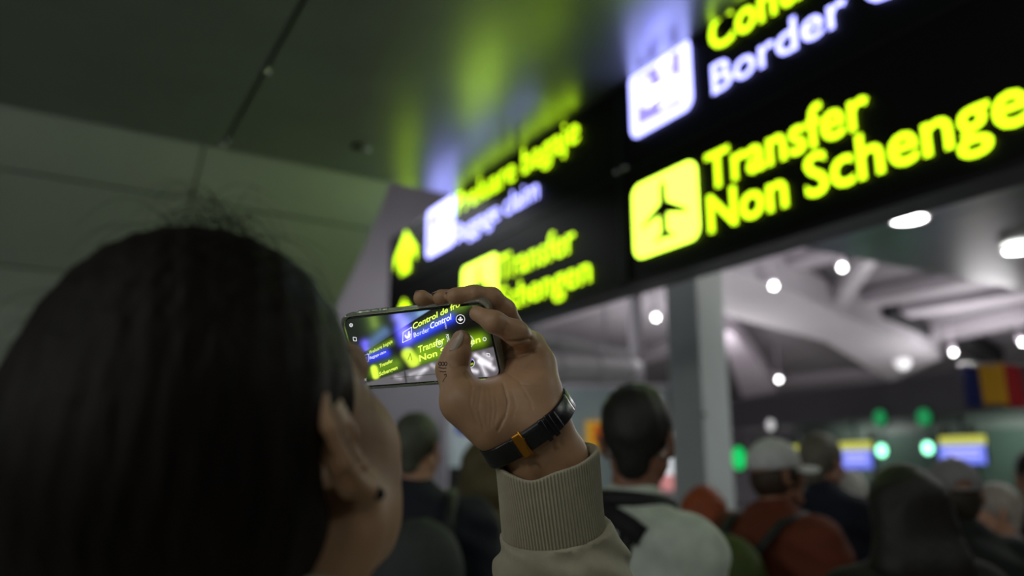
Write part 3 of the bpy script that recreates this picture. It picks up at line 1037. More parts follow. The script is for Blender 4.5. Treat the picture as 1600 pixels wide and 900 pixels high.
# ------------------------------------------------------------------ people of the queue
def person(loc, facing, height, spec):
    s = height / 1.75
    base = np.zeros(3)
    root = empty('person', (loc[0], loc[1], 0), facing)
    tag(root, spec['label'], 'person')
    hy, hp = spec.get('yaw', 0.0), spec.get('pitch', 0.0)
    R = rotm(hy, hp, spec.get('roll', 0))
    hc = np.array([0, 0.03, 1.635]) * s + R @ np.array([0, .0, .0])
    wd = spec.get('wide', 1.0)
    sh = 0.185 * wd
    arms = spec.get('arms', 'down')
    el, wr = {}, {}
    for e in (-1, 1):
        if arms == 'down':
            el[e] = np.array([e * (sh + .05), -.02, 1.13]) * s
            wr[e] = np.array([e * (sh + .04), .06, .88]) * s
        else:
            el[e] = np.array([e * (sh + .055), .0, 1.12]) * s
            wr[e] = np.array([e * .10, .25, 1.10]) * s
    # body
    f = Field(np.array([-.36, -.3, -.02]) * s, np.array([.36, .4, 1.8]) * s, 0.0125)
    f.cone(np.array([0, 0, 1.0]) * s, np.array([0, -.01, 1.32]) * s, .115 * s, .125 * s, .05)
    f.cone(np.array([-.13 * wd, -.01, 1.40]) * s, np.array([.13 * wd, -.01, 1.40]) * s, .06 * s, .06 * s, .06)
    f.cone(np.array([0, -.01, 1.38]) * s, hc + R @ np.array([0, -.015, -.05]) * s, .058 * s, .052 * s, .03)
    for e in (-1, 1):
        f.path([np.array([e * sh, -.01, 1.40]) * s, el[e], wr[e]], [.05 * s, .042 * s, .028 * s], .03)
        hd = wr[e] + (wr[e] - el[e]) / np.linalg.norm(wr[e] - el[e]) * .09 * s
        f.cone(wr[e], hd, .028 * s, .026 * s, .02)
        for q in range(4):
            o_ = np.array([0, (q - 1.5) * .017, 0]) * s if arms == 'down' else np.array([(q - 1.5) * .017, 0, 0]) * s
            f.cone(hd + o_ * .8, hd + o_ + (wr[e] - el[e]) / np.linalg.norm(wr[e] - el[e]) * (.085 - .012 * abs(q - 1.3)) * s, .0105, .009, .006)
        f.path([np.array([e * .09, 0, .93]) * s, np.array([e * .095, .01, .50]) * s, np.array([e * .10, -.02, .08]) * s], [.085 * s, .058 * s, .04 * s], .04)
        f.cone(np.array([e * .10, -.03, .045]) * s, np.array([e * .11, .12, .035]) * s, .035 * s, .03 * s, .03)
    v1, q1 = f.nets()
    fh = Field(hc - .19 * s, hc + .16 * s, 0.0065)
    head_sdf(fh, hc, R, s)
    fh.cone(hc + R @ np.array([0, -.02, -.05]) * s, np.array([0, -.005, 1.46]) * s, .052 * s, .055 * s, .02)
    v2, q2 = fh.nets()
    mesh_np('body', *join_vq([(v1, q1), (v2, q2)]), mat('skin_' + spec.get('skin', 'a'), {'a': (172, 122, 98), 'b': (190, 140, 115), 'c': (140, 96, 76)}[spec.get('skin', 'a')], 0.55, noise=0.06, scale=40), root)
    # jacket
    jl = spec.get('hem', .80)
    bulk = spec.get('bulk', .02)
    seed = spec.get('seed', 1)
    f = Field(np.array([-.42, -.36, .7]) * s, np.array([.42, .4, 1.62]) * s, 0.0125)
    f.ell(np.array([0, .0, 1.22]) * s, np.array([.17 * wd + bulk, .12 + bulk, .30]) * s, None, .06)
    f.ell(np.array([0, .0, .95]) * s, np.array([.17 * wd + bulk, .125 + bulk, .22]) * s, None, .06)
    f.cone(np.array([-.135 * wd, -.01, 1.385]) * s, np.array([.135 * wd, -.01, 1.385]) * s, (.075 + bulk) * s, (.075 + bulk) * s, .07)
    f.cone(np.array([0, -.01, 1.42]) * s, np.array([0, .005, 1.50 + spec.get('collar', 0)]) * s, .085 * s, (.068 + spec.get('collar_r', 0)) * s, .05)
    for e in (-1, 1):
        f.path([np.array([e * sh, -.01, 1.395]) * s, el[e], wr[e]], [(.062 + bulk) * s, (.055 + bulk * .8) * s, (.045 + bulk * .4) * s], .035)
    f.disp(lambda X, Y, Zz: .006 * np.sin(38 * Zz + 9 * X + seed) * np.sin(17 * X - 21 * Y + 2 * seed) + .004 * np.sin(70 * Zz + 31 * X))
    f.cut([0, 0, jl * s], [0, 0, -1])
    f.cone(hc - [0, 0, .05], hc, .03, .03, 0, 'add') if False else None
    jm = mat('cloth_' + spec['jname'], spec['jacket'], 0.85, noise=0.12, scale=25, bump=0.3, bscale=200, bdist=0.001)
    jv, jq = f.nets()
    jacket = mesh_np(spec.get('garment', 'jacket'), jv, jq, jm, root)
    # trousers
    f = Field(np.array([-.26, -.2, .04]) * s, np.array([.26, .22, 1.1]) * s, 0.0125)
    f.ell(np.array([0, 0, .93]) * s, np.array([.165 * wd, .12, .14]) * s, None, .04)
    for e in (-1, 1):
        f.path([np.array([e * .09, 0, .90]) * s, np.array([e * .098, .01, .50]) * s, np.array([e * .10, -.02, .08]) * s], [.1 * s, .078 * s, .068 * s], .03)
    f.disp(lambda X, Y, Zz: .004 * np.sin(30 * Zz + 20 * X))
    f.cut([0, 0, .06 * s], [0, 0, -1])
    mesh_np('trousers', *f.nets(), M_jeans if spec.get('trousers') != 'dark' else M_shoe, root)
    for e in (-1, 1):
        f = Field(np.array([e * .11 - .08, -.12, -.01]) * s, np.array([e * .11 + .08, .24, .14]) * s, 0.01)
        f.cone(np.array([e * .10, -.04, .045]) * s, np.array([e * .112, .15, .035]) * s, .046 * s, .038 * s, .02)
        f.cone(np.array([e * .10, -.03, .05]) * s, np.array([e * .10, -.03, .10]) * s, .045 * s, .046 * s, .02)
        f.cut([0, 0, 0.002], [0, 0, -1])
        mesh_np('shoe', *f.nets(), M_shoe, root)
    W = lambda x, y, z: hc + R @ (np.array([x, y, z]) * s)
    hk = spec['hair']
    hm = mat('hair_' + spec['hname'], spec['hcol'], 0.55, noise=0.4, scale=30, stretch=(6, 6, 1), bump=0.6, bscale=60, bdist=0.003)
    fh = Field(hc - np.array([.2, .24, .62]) * s, hc + np.array([.2, .2, .2]) * s, 0.0075)
    if hk in ('short', 'thin'):
        g = 0.010 if hk == 'short' else 0.004
        fh.ell(W(0, -.016, .042), np.array([.074 + g, .090 + g, .079 + g * 1.4]) * s, R, .01)
        fh.cone(W(0, -.06, .0), W(0, -.062, -.055), (.045 + g) * s, (.03 + g) * s, .03)
        fh.disp(lambda X, Y, Zz: .0022 * np.sin(160 * X + 70 * Zz) * np.sin(150 * Y))
    elif hk == 'long':
        ln = spec.get('hlen', .30)
        fh.ell(W(0, -.018, .04), np.array([.088, .104, .09]) * s, R, .02)
        for e in (-1, 0, 1):
            top = W(e * .055, -.055, .02)
            bot = np.array([top[0] * 1.15, top[1] - .03, top[2] - ln * s])
            fh.path([top, (top + bot) / 2 + [e * .012, -.012, 0], bot], [.055 * s, .055 * s, .032 * s], .04)
        fh.disp(lambda X, Y, Zz: .002 * np.sin(150 * X + 25 * np.sin(14 * Zz)) * np.cos(90 * Y))
    elif hk == 'hood':
        fh.ell(W(0, -.02, .03), np.array([.10, .115, .115]) * s, R, .02)
        fh.cone(W(0, -.05, -.05), W(0, -.06, -.15), .075 * s, .07 * s, .04)
        fh.ell(W(0, .1, -.01), np.array([.062, .09, .085]) * s, R, .01, 'sub')
    elif hk == 'cap':
        fh.ell(W(0, -.012, -.01), np.array([.080, .096, .09]) * s, R, .01)
        fh.cut(W(0, 0, .03), R @ np.array([0, -.12, 1.0]))
        fh.ell(W(0, .08, -.04), np.array([.066, .07, .12]) * s, R, .005, 'sub')
        if spec.get('tail'):
            fh.path([W(0, -.09, .0), W(0, -.135, -.03), W(0, -.13, -.13)], [.022 * s, .03 * s, .016 * s], .02)
    mesh_np('hood' if hk == 'hood' else 'hair', *fh.nets(), hm, root)
    if hk == 'cap':
        cm = mat('cap_' + spec['cname'], spec['ccol'], 0.8, noise=0.08, scale=60, bump=0.3, bscale=300, bdist=0.001)
        fc = Field(hc - .22 * s, hc + .22 * s, 0.006)
        fc.ell(W(0, -.012, .045), np.array([.086, .103, .088]) * s, R, .01)
        fc.cut(W(0, 0, .022), R @ np.array([0, -.02, -1.0]))
        fc.ell(W(0, -.012, .04), np.array([.078, .095, .078]) * s, R, 0, 'sub')
        if spec.get('hole'):
            fc.ell(W(0, -.105, .03), np.array([.03, .04, .024]) * s, R, .004, 'sub')
        crown = mesh_np('cap', *fc.nets(), cm, root)
        # brim: a curved plate
        vs, fs = [], []
        NA, NB = 16, 6
        for lay in (0, 1):
            for i in range(NA + 1):
                th = math.radians(-68 + 136 * i / NA)
                for j in range(NB + 1):
                    rr = .086 + .008 * (j == 0) * -1 + .062 * j / NB * math.cos(th) ** .6
                    y = -.005 + rr * math.cos(th) * 1.15
                    x = rr * math.sin(th)
                    z = .026 - 2.2 * x * x - .12 * (y - .08) * (j / NB) - lay * .004
                    vs.append(W(x, y, z))
        n1 = (NA + 1) * (NB + 1)
        for i in range(NA):
            for j in range(NB):
                a = i * (NB + 1) + j
                fs.append((a, a + 1, a + NB + 2, a + NB + 1))
                fs.append((n1 + a, n1 + a + NB + 1, n1 + a + NB + 2, n1 + a + 1))
        bnd = [(i * (NB + 1) + NB, (i + 1) * (NB + 1) + NB) for i in range(NA)]
        for a, b in bnd:
            fs.append((a, n1 + a, n1 + b, b))
        mesh('brim', vs, fs, cm, crown, True)
        bm = bmesh.new()
        bmesh.ops.create_uvsphere(bm, u_segments=10, v_segments=6, radius=.008 * s, matrix=Matrix.Translation(W(0, -.012, .133)))
        bm_obj('button', bm, cm, crown, True)
        if spec.get('hole'):
            tube('strap', [W(x, -.012 - .103 * math.sqrt(max(0, 1 - (x / .086) ** 2)) - .001, .026) for x in np.linspace(-.04, .04, 9)], .006 * s, cm, crown, 8)
    return root, s, hc, R, (jv, jq)


def surf_strap(name, root, vq, pts, width, m, side=-1, thick=0.006, parent=None):
    # a band lying on the garment; pts are (x, z) seen from behind (side -1) or in front (+1)
    bvh = BVHTree.FromPolygons([Vector(v) for v in vq[0]], [tuple(q) for q in vq[1]])
    P3 = []
    for x, z in pts:
        h = bvh.ray_cast(Vector((x, side * 1.0, z)), Vector((0, -side, 0)))
        if h[0] is not None:
            P3.append((h[0], h[1]))
    vs, fs = [], []
    for i, (p, nrm) in enumerate(P3):
        t = (P3[min(i + 1, len(P3) - 1)][0] - P3[max(i - 1, 0)][0]).normalized()
        wv = t.cross(nrm).normalized() * width / 2
        for (a, b) in ((-1, .1), (1, .1), (1, 1.6), (-1, 1.6)):
            vs.append(p + wv * a + nrm * thick * b)
    for i in range(len(P3) - 1):
        for k in range(4):
            fs.append((i * 4 + k, i * 4 + (k + 1) % 4, i * 4 + 4 + (k + 1) % 4, i * 4 + 4 + k))
    fs += [(0, 1, 2, 3), tuple(len(P3) * 4 - 4 + k for k in (3, 2, 1, 0))]
    return mesh(name, vs, fs, m, parent or root, True)


def backpack(root, label, col, name, size=(.30, .17, .44), z=1.18, s=1.0, back=.20):
    b = empty('backpack', root.location, root.rotation_euler.z)
    tag(b, label, 'backpack')
    m = mat('pack_' + name, col, 0.75, noise=0.15, scale=40, bump=0.3, bscale=150, bdist=0.001)
    y = -back - size[1] / 2
    f = Field((-.25, y - .22, z - .35), (.25, y + .2, z + .35), 0.012)
    for dz in np.linspace(-.5, .5, 4):
        for dx in (-.5, 0, .5):
            f.ell((dx * (size[0] - .16), y, z + dz * (size[2] - .2)), (.10, size[1] / 2, .12), None, .05)
    mesh_np('bag', *f.nets(), m, b)
    f = Field((-.2, y - .22, z - .3), (.2, y + .1, z + .1), 0.012)
    f.ell((0, y - size[1] * .4, z - .1), (.11, .06, .11), None, .02)
    mesh_np('pocket', *f.nets(), m, b)
    tube('zip', [(x, y - size[1] / 2 * .95, z + .10 - 1.2 * x * x) for x in np.linspace(-.1, .1, 9)], .004, M_steel, b, 6)
    tube('handle', [(-.04, y + .03, z + size[2] / 2 - .02), (-.03, y + .03, z + size[2] / 2 + .03), (.03, y + .03, z + size[2] / 2 + .03), (.04, y + .03, z + size[2] / 2 - .02)], .008, M_shoe, b, 8)
    for e in (-1, 1):
        tube('shoulder_strap', [(e * .09, y + .05, z + .17), (e * .11, -.10, 1.475 * s), (e * .12, .01, 1.50 * s), (e * .125, .125, 1.40 * s), (e * .13, .17, 1.25 * s), (e * .15, .13, 1.08 * s), (e * .17, -.04, .98 * s), (e * .12, y + .06, z - .18)],
             [.02] * 8, M_shoe, b, 8, True, 0.5)
    return b


def at(px, d):
    return ((px - 800) * d / F * math.cos(PITCH), d)


def turn(deg):
    return -math.radians(deg)


QUEUE = {}
BLK = mat('strap_black', (14, 14, 16), 0.7)
QUEUE['B'] = person(at(652, 2.75), turn(-8), 1.75, dict(label='grey haired man in a dark navy jacket left of the raised hand, seen from behind', jname='navy', jacket=(24, 26, 40), hair='thin', hname='grey', hcol=(78, 80, 66), seed=2, wide=1.05, yaw=turn(25), skin='b'))
backpack(QUEUE['B'][0], 'dark grey backpack worn by the man in the navy jacket', (52, 54, 54), 'grey', (.22, .15, .44), z=1.17, s=QUEUE['B'][1])
QUEUE['C'] = person(at(758, 3.35), turn(-15), 1.68, dict(label='woman with light brown hair and a beige coat behind the raised wrist', jname='beigecoat', jacket=(120, 112, 88), hair='long', hname='blond', hcol=(96, 82, 52), seed=3, hem=.55, wide=.9, skin='b', garment='coat', hlen=.24))
QUEUE['D'] = person(at(985, 1.92), turn(54), 1.755, dict(label='short haired man in a white jacket with a black shoulder strap', jname='white', jacket=(196, 202, 190), hair='short', hname='black', hcol=(24, 18, 14), seed=5, wide=.95, yaw=turn(-30), bulk=.02, skin='c', collar=-.02))
r, s_, hc, R, vq = QUEUE['D']
tube('collar', [(.082 * math.sin(a), .004 - .082 * math.cos(a), 1.492 * s_ + .010 * math.cos(a)) for a in np.linspace(0, 2 * math.pi, 25)], .022, BLK, r, 10, False)
surf_strap('yoke_strap', r, vq, [(-.06 + .20 * t, 1.484 - .05 * t * t) for t in np.linspace(0, 1, 12)], .045, BLK)
surf_strap('shoulder_strap', r, vq, [(.10 - .05 * math.sin(t * 1.5), 1.465 - .42 * t) for t in np.linspace(0, 1, 16)], .035, BLK)
QUEUE['E'] = person(at(1097, 3.45), turn(20), 1.49, dict(label='short person with orange hair and dark top beside the column', jname='black2', jacket=(22, 22, 30), hair='long', hname='orange', hcol=(170, 78, 34), seed=6, wide=.9, skin='b', hlen=.2))
QUEUE['F'] = person(at(1205, 2.85), turn(58), 1.66, dict(label='person in a white cap and rust orange jacket facing right', jname='rust', jacket=(104, 44, 22), hair='cap', hname='brown', hcol=(60, 42, 30), cname='white', ccol=(215, 212, 216), seed=7, bulk=.035, yaw=turn(14), pitch=.08, wide=1.05))
backpack(QUEUE['F'][0], 'olive green backpack worn by the person in the white cap', (70, 82, 30), 'green', z=1.12, s=QUEUE['F'][1], back=.2)
QUEUE['G'] = person(at(1283, 3.4), turn(35), 1.70, dict(label='person with a grey brown hair and a navy coat right of the white cap', jname='navy2', jacket=(26, 28, 44), hair='short', hname='greybrown', hcol=(112, 106, 92), seed=8, bulk=.035, yaw=turn(20), collar=.03))
QUEUE['H'] = person(at(1410, 2.1), turn(0), 1.575, dict(label='woman with long dark brown hair seen from behind, lower right', jname='brownblack', jacket=(30, 24, 22), hair='long', hname='darkbrown', hcol=(22, 15, 10), seed=9, wide=.95, hlen=.34, bulk=.03))
QUEUE['I'] = person(at(1493, 2.65), turn(-2), 1.59, dict(label='person in a grey cap with a strap hole at the back and a dark jacket', jname='darkgreen', jacket=(30, 34, 32), hair='cap', hname='dbrown', hcol=(52, 40, 28), cname='grey', ccol=(150, 146, 148), hole=True, seed=10, bulk=.03, collar=.02, yaw=turn(12)))
QUEUE['J'] = person(at(1626, 3.6), turn(-15), 1.64, dict(label='dark haired person in a navy jacket cut by the right edge', jname='navy3', jacket=(20, 21, 32), hair='short', hname='black4', hcol=(20, 17, 16), seed=11))
QUEUE['K'] = person(at(1556, 3.25), turn(-70), 1.50, dict(label='short person with pale hair and a light scarf right of the grey cap', jname='palepink', jacket=(150, 132, 132), hair='short', hname='palehair', hcol=(170, 158, 150), seed=12, skin='b'))
QUEUE['L'] = person(at(1326, 3.95), turn(10), 1.545, dict(label='short white haired person between the navy coat and the long dark hair', jname='grey6', jacket=(60, 62, 66), hair='short', hname='white', hcol=(205, 200, 195), seed=13))
# FOREGROUND
# ------------------------------------------------------------------ the woman in front, her phone and watch
woman = empty('person', (0, 0, 0))
tag(woman, 'dark haired woman in a beige sweatshirt holding up a phone, nearest to the camera', 'person')
HA = P(372, 688, .457)
RA = rotm(turn(20), math.radians(21), math.radians(-7))
HS = 0.98
fb = np.array([math.sin(math.radians(60)), math.cos(math.radians(60)), 0])
rb = np.array([fb[1], -fb[0], 0])
NB = np.array([-.128, .435, 0])
T = lambda x, y, z: NB + rb * x + fb * y + np.array([0, 0, z])

WR = P(826, 665, .69)
CU0 = P(853, 716, .70)
CU1 = P(868, 832, .722)
FA2 = P(890, 960, .75)
EL = P(902, 1090, .78)
SHL = T(-.165, .04, 1.41)
ELR = T(.22, -.02, 1.13)
WRR = T(.19, .12, .90)
lat = np.cross(CU1 - CU0, np.array([0, 1.0, 0]))
lat /= np.linalg.norm(lat)                             # across the forearm, to the left of the picture or right
if lat[0] < 0:
    lat = -lat

# phone frame (axes: along, away from the viewer, up)
PC = np.array([-0.08289, 0.72709, 1.68833])
PR = np.array([[0.91697752, 0.34264227, -0.20432448], [-0.39830236, 0.81524126, -0.42040091], [0.02252663, 0.46688111, 0.88403313]])
pn_ = PR[:, 1]


def ph(px, py, front=0.0):                             # a point front metres before the screen plane
    r = ray(px, py)
    q = PC - pn_ * (0.0055 + front)
    return ORG + r * (np.dot(pn_, q - ORG) / np.dot(pn_, r))


# ---- hand and forearm
H = Field((-.115, .60, 1.50), (.135, .80, 1.80), 0.00125)
k1 = .010
for o_, ra, rb_ in ((-1, .0205, .024), (1, .0205, .024)):
    H.path([WR + lat * .0135 * o_, CU0 + lat * .013 * o_, CU1 + lat * .014 * o_], [.0195, .0205, .0235], .012)
palmA = [P(800, 640, .692), P(788, 606, .724)]
H.path([WR + lat * -.010, P(797, 640, .694), P(796, 600, .735), P(790, 560, .744)], [.0195, .0185, .014, .0125], .014)
H.path([WR + lat * .004, P(822, 628, .694), P(820, 580, .722), P(808, 545, .738)], [.020, .019, .0155, .0125], .014)
H.path([WR + lat * .013, P(842, 610, .697), P(838, 570, .708), P(828, 540, .715)], [.0195, .0165, .0145, .0125], .014)
# thumb
tip = ph(721, 531, .0105)
ip = ph(707, 577, .018)
mc = P(722, 628, .682)
cm_ = P(768, 664, .684)
H.path([WR + lat * -.012, cm_], [.0185, .0190], .014)
H.path([cm_, mc], [.0185, .0165], .014)
H.cone(mc, ip, .0162, .0142, .006)
H.cone(ip, ip + (tip - ip) * .5, .0142, .0124, .005)
H.cone(ip + (tip - ip) * .5, tip, .0124, .0086, .004)
H.cone(mc, P(775, 612, .722), .0125, .0125, .016)      # web between thumb and palm
H.cone(P(745, 640, .684), P(790, 625, .698), .016, .016, .014)
# little finger wrapped round the right end, in front of the screen edge
lf = [P(828, 540, .712), P(806, 520, .680), ph(772, 503, .014), ph(745, 490, .009)]
H.path(lf, [.0125, .0102, .0088, .0066], .006)
# fingers behind the phone, tips over the top edge
back = lambda px, py, b: ph(px, py, -b)
H.path([P(812, 535, .738), back(788, 485, .030), back(768, 466, .022), back(741, 461, .013), ph(711, 463, -.003)], [.0118, .0098, .0092, .0084, .0078], .005)
H.path([P(800, 545, .742), back(764, 495, .036), back(727, 466, .026), ph(689, 465, -.006)], [.0118, .0098, .0086, .0074], .004)
H.path([P(788, 555, .744), back(732, 510, .038), back(688, 487, .026), ph(659, 466, -.007)], [.0118, .0098, .0092, .0076], .004)
hv, hq = H.nets()


def vnormals(v, q):
    n = np.zeros_like(v)
    a = np.cross(v[q[:, 2]] - v[q[:, 0]], v[q[:, 3]] - v[q[:, 1]])
    for i in range(4):
        np.add.at(n, q[:, i], a)
    return n / (np.linalg.norm(n, axis=1, keepdims=True) + 1e-12)


def project(v):
    c, s = math.cos(PITCH), math.sin(PITCH)
    q = v - ORG
    cz = q[:, 1] * c + q[:, 2] * s
    cy = -q[:, 1] * s + q[:, 2] * c
    return np.stack([800 + F * q[:, 0] / cz, 450 - F * cy / cz], 1)


def seg_d(X, Y, pts):
    d = np.full(np.shape(X), 1e9)
    for (x0, y0), (x1, y1) in zip(pts[:-1], pts[1:]):
        dx, dy = x1 - x0, y1 - y0
        t = np.clip(((X - x0) * dx + (Y - y0) * dy) / (dx * dx + dy * dy), 0, 1)
        d = np.minimum(d, np.hypot(X - x0 - t * dx, Y - y0 - t * dy))
    return d


nrm = vnormals(hv, hq)
pp = project(hv)
facing_ = np.clip(-nrm[:, 1] * 2, 0, 1) * (np.abs(hv[:, 1] - .70) < .06)
for pts, dep, wd_ in (([(782, 534), (805, 534), (829, 530)], 0.0025, 2.2), ([(783, 560), (809, 556), (836, 548)], 0.0025, 2.0),
                      ([(786, 600), (793, 628), (789, 650), (778, 672)], .0016, 1.8), ([(790, 580), (815, 600), (845, 606)], .0006, 1.6),
                      ([(751, 606), (747, 640), (756, 672)], .0006, 1.4), ([(737, 606), (735, 632), (744, 660)], .0005, 1.4),
                      ([(766, 610), (769, 640), (766, 668)], .0005, 1.4), ([(727, 583), (735, 596), (738, 606)], .0010, 1.6),
                      ([(704, 571), (716, 573), (729, 570)], 0.0009, 1.6), ([(792, 507), (787, 520), (791, 533)], .0006, 1.6),
                      ([(735, 452), (737, 462)], .0005, 1.5), ([(759, 612), (762, 640), (760, 668)], .0004, 1.2), ([(744, 612), (741, 640), (748, 664)], .0004, 1.2), ([(774, 618), (777, 640), (772, 664)], .0005, 1.3), ([(800, 610), (806, 635), (800, 655)], .0004, 1.3), ([(812, 600), (828, 625), (832, 640)], .0005, 1.4), ([(795, 570), (820, 580), (846, 582)], .0004, 1.3)):
    d_ = seg_d(pp[:, 0], pp[:, 1], pts)
    hv -= nrm * (dep * facing_ * np.exp(-(d_ / wd_) ** 2))[:, None]

# ---- head
HF = Field(HA - np.array([.15, .15, .24]), HA + np.array([.17, .17, .16]), 0.002)
head_sdf(HF, HA, RA, HS, .014, True, .013)
WA = lambda x, y, z: HA + RA @ (np.array([x, y, z]) * HS)
for e in (-1, 1):
    HF.cone(WA(e * .052, .0, -.058), WA(e * .03, .055, -.08), .022, .02, .02)
    HF.ell(WA(e * .046, .03, -.05), np.array([.022, .032, .03]) * HS, RA, .02)
    HF.ell(WA(e * .049, .044, -.018), np.array([.018, .022, .026]) * HS, RA, .02)
HF.path([WA(0, -.018, -.05), P(412, 890, .455), T(-.02, -0.01, 1.45)], [.046, .044, .052], .025)
fv, fq = HF.nets()
# ---- rest of the body
BF = Field((-.42, .05, -.02), (.22, .95, 1.56), 0.011)
BF.cone(T(0, 0, 1.0), T(0, 0, 1.30), .105, .115, .05)
BF.cone(T(-.12, 0, 1.385), T(.12, 0, 1.385), .058, .058, .06)
BF.cone(T(0, 0, 1.36), T(0, .01, 1.47), .06, .053, .04)
BF.path([SHL, EL, FA2], [.046, .038, .031], .03)
BF.path([T(.165, .0, 1.39), ELR, WRR], [.046, .038, .027], .03)
hd = WRR + np.array([0, 0, -.09]) + fb * .03
BF.cone(WRR, hd, .027, .026, .02)
for q in range(4):
    BF.cone(hd + fb * (q - 1.5) * .016, hd + fb * ((q - 1.5) * .018 + .02) + np.array([0, 0, -.075]), .0105, .009, .006)
for e in (-1, 1):
    BF.path([T(e * .085, 0, .93), T(e * .09, .01, .5), T(e * .09, -.02, .08)], [.083, .057, .04], .04)
    BF.cone(T(e * .09, -.03, .045), T(e * .10, .12, .035), .034, .03, .03)
bv, bq = BF.nets()
FAf = Field(P(868, 800, .722) - .06, np.maximum(FA2, CU1) + .06, 0.004)
for o_ in (-1, 1):
    FAf.path([CU1 + lat * .014 * o_ + (CU0 - CU1) * .3, FA2 + lat * .012 * o_], [.0225, .027], .012)
body = mesh_np('body', *join_vq([(hv, hq), (fv, fq), (bv, bq), FAf.nets()]), M_skin, woman)
M_eye = mat('eye_white', (225, 220, 212), 0.15)
M_iris = mat('iris_brown', (50, 30, 18), 0.1)
for e in (-1, 1):
    bm = bmesh.new()
    bmesh.ops.create_uvsphere(bm, u_segments=20, v_segments=12, radius=.0122 * HS, matrix=Matrix.Translation(WA(e * .031, .0765, 0)))
    eye = bm_obj('eye', bm, M_eye, woman, True)
    bm = bmesh.new()
    bmesh.ops.create_uvsphere(bm, u_segments=16, v_segments=8, radius=.006 * HS, matrix=Matrix.Translation(WA(e * .030, .0832, 0.0)))
    bm_obj('iris', bm, M_iris, eye, True)
# earring
bm = bmesh.new()
bmesh.ops.create_uvsphere(bm, u_segments=14, v_segments=10, radius=.0034, matrix=Matrix.Translation(WA(.0835, -.002, -.041)))
tag(bm_obj('earring', bm, mat('stud_dark', (60, 62, 64), 0.2, 0.9), woman, True), 'small dark metal ear stud', None)


def nail(name, c, axis, nr, ln, wd, m=M_nail, point=0.0):
    axis = np.asarray(axis) / np.linalg.norm(axis)
    nr = np.asarray(nr) - axis * np.dot(axis, nr)
    nr = nr / np.linalg.norm(nr)
    sd_ = np.cross(axis, nr)
    vs, fs = [], []
    NU, NV = 12, 10
    for i in range(NU + 1):
        u = -1 + 2 * i / NU
        wl = (1 - abs(u) ** 3.2) ** .5 * (1 - point * max(0, u) ** 1.5) if abs(u) < 1 else 0.02
        for j in range(NV + 1):
            v = -1 + 2 * j / NV
            x = v * wl
            h = -.30 * wd * x * x - .05 * ln * u * u
            vs.append(c + axis * u * ln / 2 + sd_ * x * wd / 2 + nr * h)
    for i in range(NU):
        for j in range(NV):
            a = i * (NV + 1) + j
            fs.append((a, a + 1, a + NV + 2, a + NV + 1))
    o = mesh(name, vs, fs, m, woman, True)
    so = o.modifiers.new('thick', 'SOLIDIFY')
    so.thickness = .0008
    so.offset = 0
    return o


tb = BVHTree.FromPolygons([Vector(v) for v in hv], [tuple(q) for q in hq])


def on_hand(px, py):
    h = tb.ray_cast(Vector(ORG), Vector(ray(px, py)))
    return np.array(h[0]), np.array(h[1])


h0, n0 = on_hand(711, 534)
ax = on_hand(721, 521)[0] - on_hand(703, 550)[0]
nail('thumb_nail', h0 + n0 * .0006 + ax / np.linalg.norm(ax) * .001, ax, n0 + np.array([-.25, -.2, 0.1]), .0205, .0108, M_nail, .30)
for nm, tp, pv_, ln in (('finger_nail', ph(659, 467, -.007), back(688, 487, .026), .011), ('finger_nail', ph(689, 465, -.006), back(727, 466, .026), .011),
                        ('finger_nail', ph(711, 463, -.003), back(741, 461, .013), .011), ('finger_nail', ph(745, 490, .009), ph(772, 503, .014), .011)):
    ax = tp - pv_
    ax /= np.linalg.norm(ax)
    up_ = np.array([0, .35, 1.0])
    up_ -= ax * np.dot(up_, ax)
    up_ /= np.linalg.norm(up_)
    nail(nm, tp + ax * .0028 + up_ * .0060, ax - up_ * .25, up_, ln, .0088)
# tattoo on the thumb
M_ink = mat('tattoo_ink', (58, 42, 40), 0.6)


def ink(pts):
    q = []
    for x, y in pts:
        h = tb.ray_cast(Vector(ORG), Vector(ray(x, y)))
        if h[0] is not None:
            q.append(h[0] + h[1] * .00005)
    if len(q) > 2:
        tube('tattoo', q, .00042, M_ink, woman, 6, True)


for cx in (687.5, 692.0, 696.5):
    ink([(cx + 1.9 * math.cos(a), 568.5 + 2.9 * math.sin(a)) for a in np.linspace(0, 6.3, 14)])
ink([(685.6, 573.5), (689, 575), (693, 575.6), (697.5, 575)])
ink([(687.5, 580), (692, 581), (697, 580.6)])
ink([(694, 586), (697, 584.5), (697.5, 588), (693, 594), (692, 597)])

# ---- hair
M_h = M_hair
HR = Field(HA - np.array([.17, .19, .30]), HA + np.array([.16, .19, .17]), 0.0026)
HR.ell(WA(0.004, -.024, .038), np.array([.079, .085, .086]), RA, .02)
HR.ell(WA(0, -.033, .008), np.array([.072, .070, .078]), RA, .03)
HR.path([WA(-.01, -.07, .0), P(268, 800, .44), P(255, 1010, .43)], [.060, .056, .048], .05)
HR.path([WA(.015, -.06, -.02), P(330, 850, .43), P(300, 1010, .42)], [.042, .034, .030], .04)
HR.path([WA(-.045, -.05, -.01), P(212, 830, .45), P(215, 1010, .44)], [.042, .034, .030], .04)
HR.ell(WA(0, .126, -.045), np.array([.070, .066, .125]), RA, .02, 'sub')
HR.ell(WA(.092, .0, -.024), np.array([.036, .036, .040]), RA, .012, 'sub')
HR.ell(WA(-.092, .0, -.02), np.array([.03, .028, .036]), RA, .012, 'sub')
HR.disp(lambda X, Y, Zz: .0005 * np.sin(420 * X + 120 * Y + 2 * np.sin(30 * Zz)) + .0004 * np.sin(700 * X - 230 * Y + 2 * np.sin(40 * Zz)))
rv, rq = HR.nets()
hair = mesh_np('hair', rv, rq, M_h, woman)
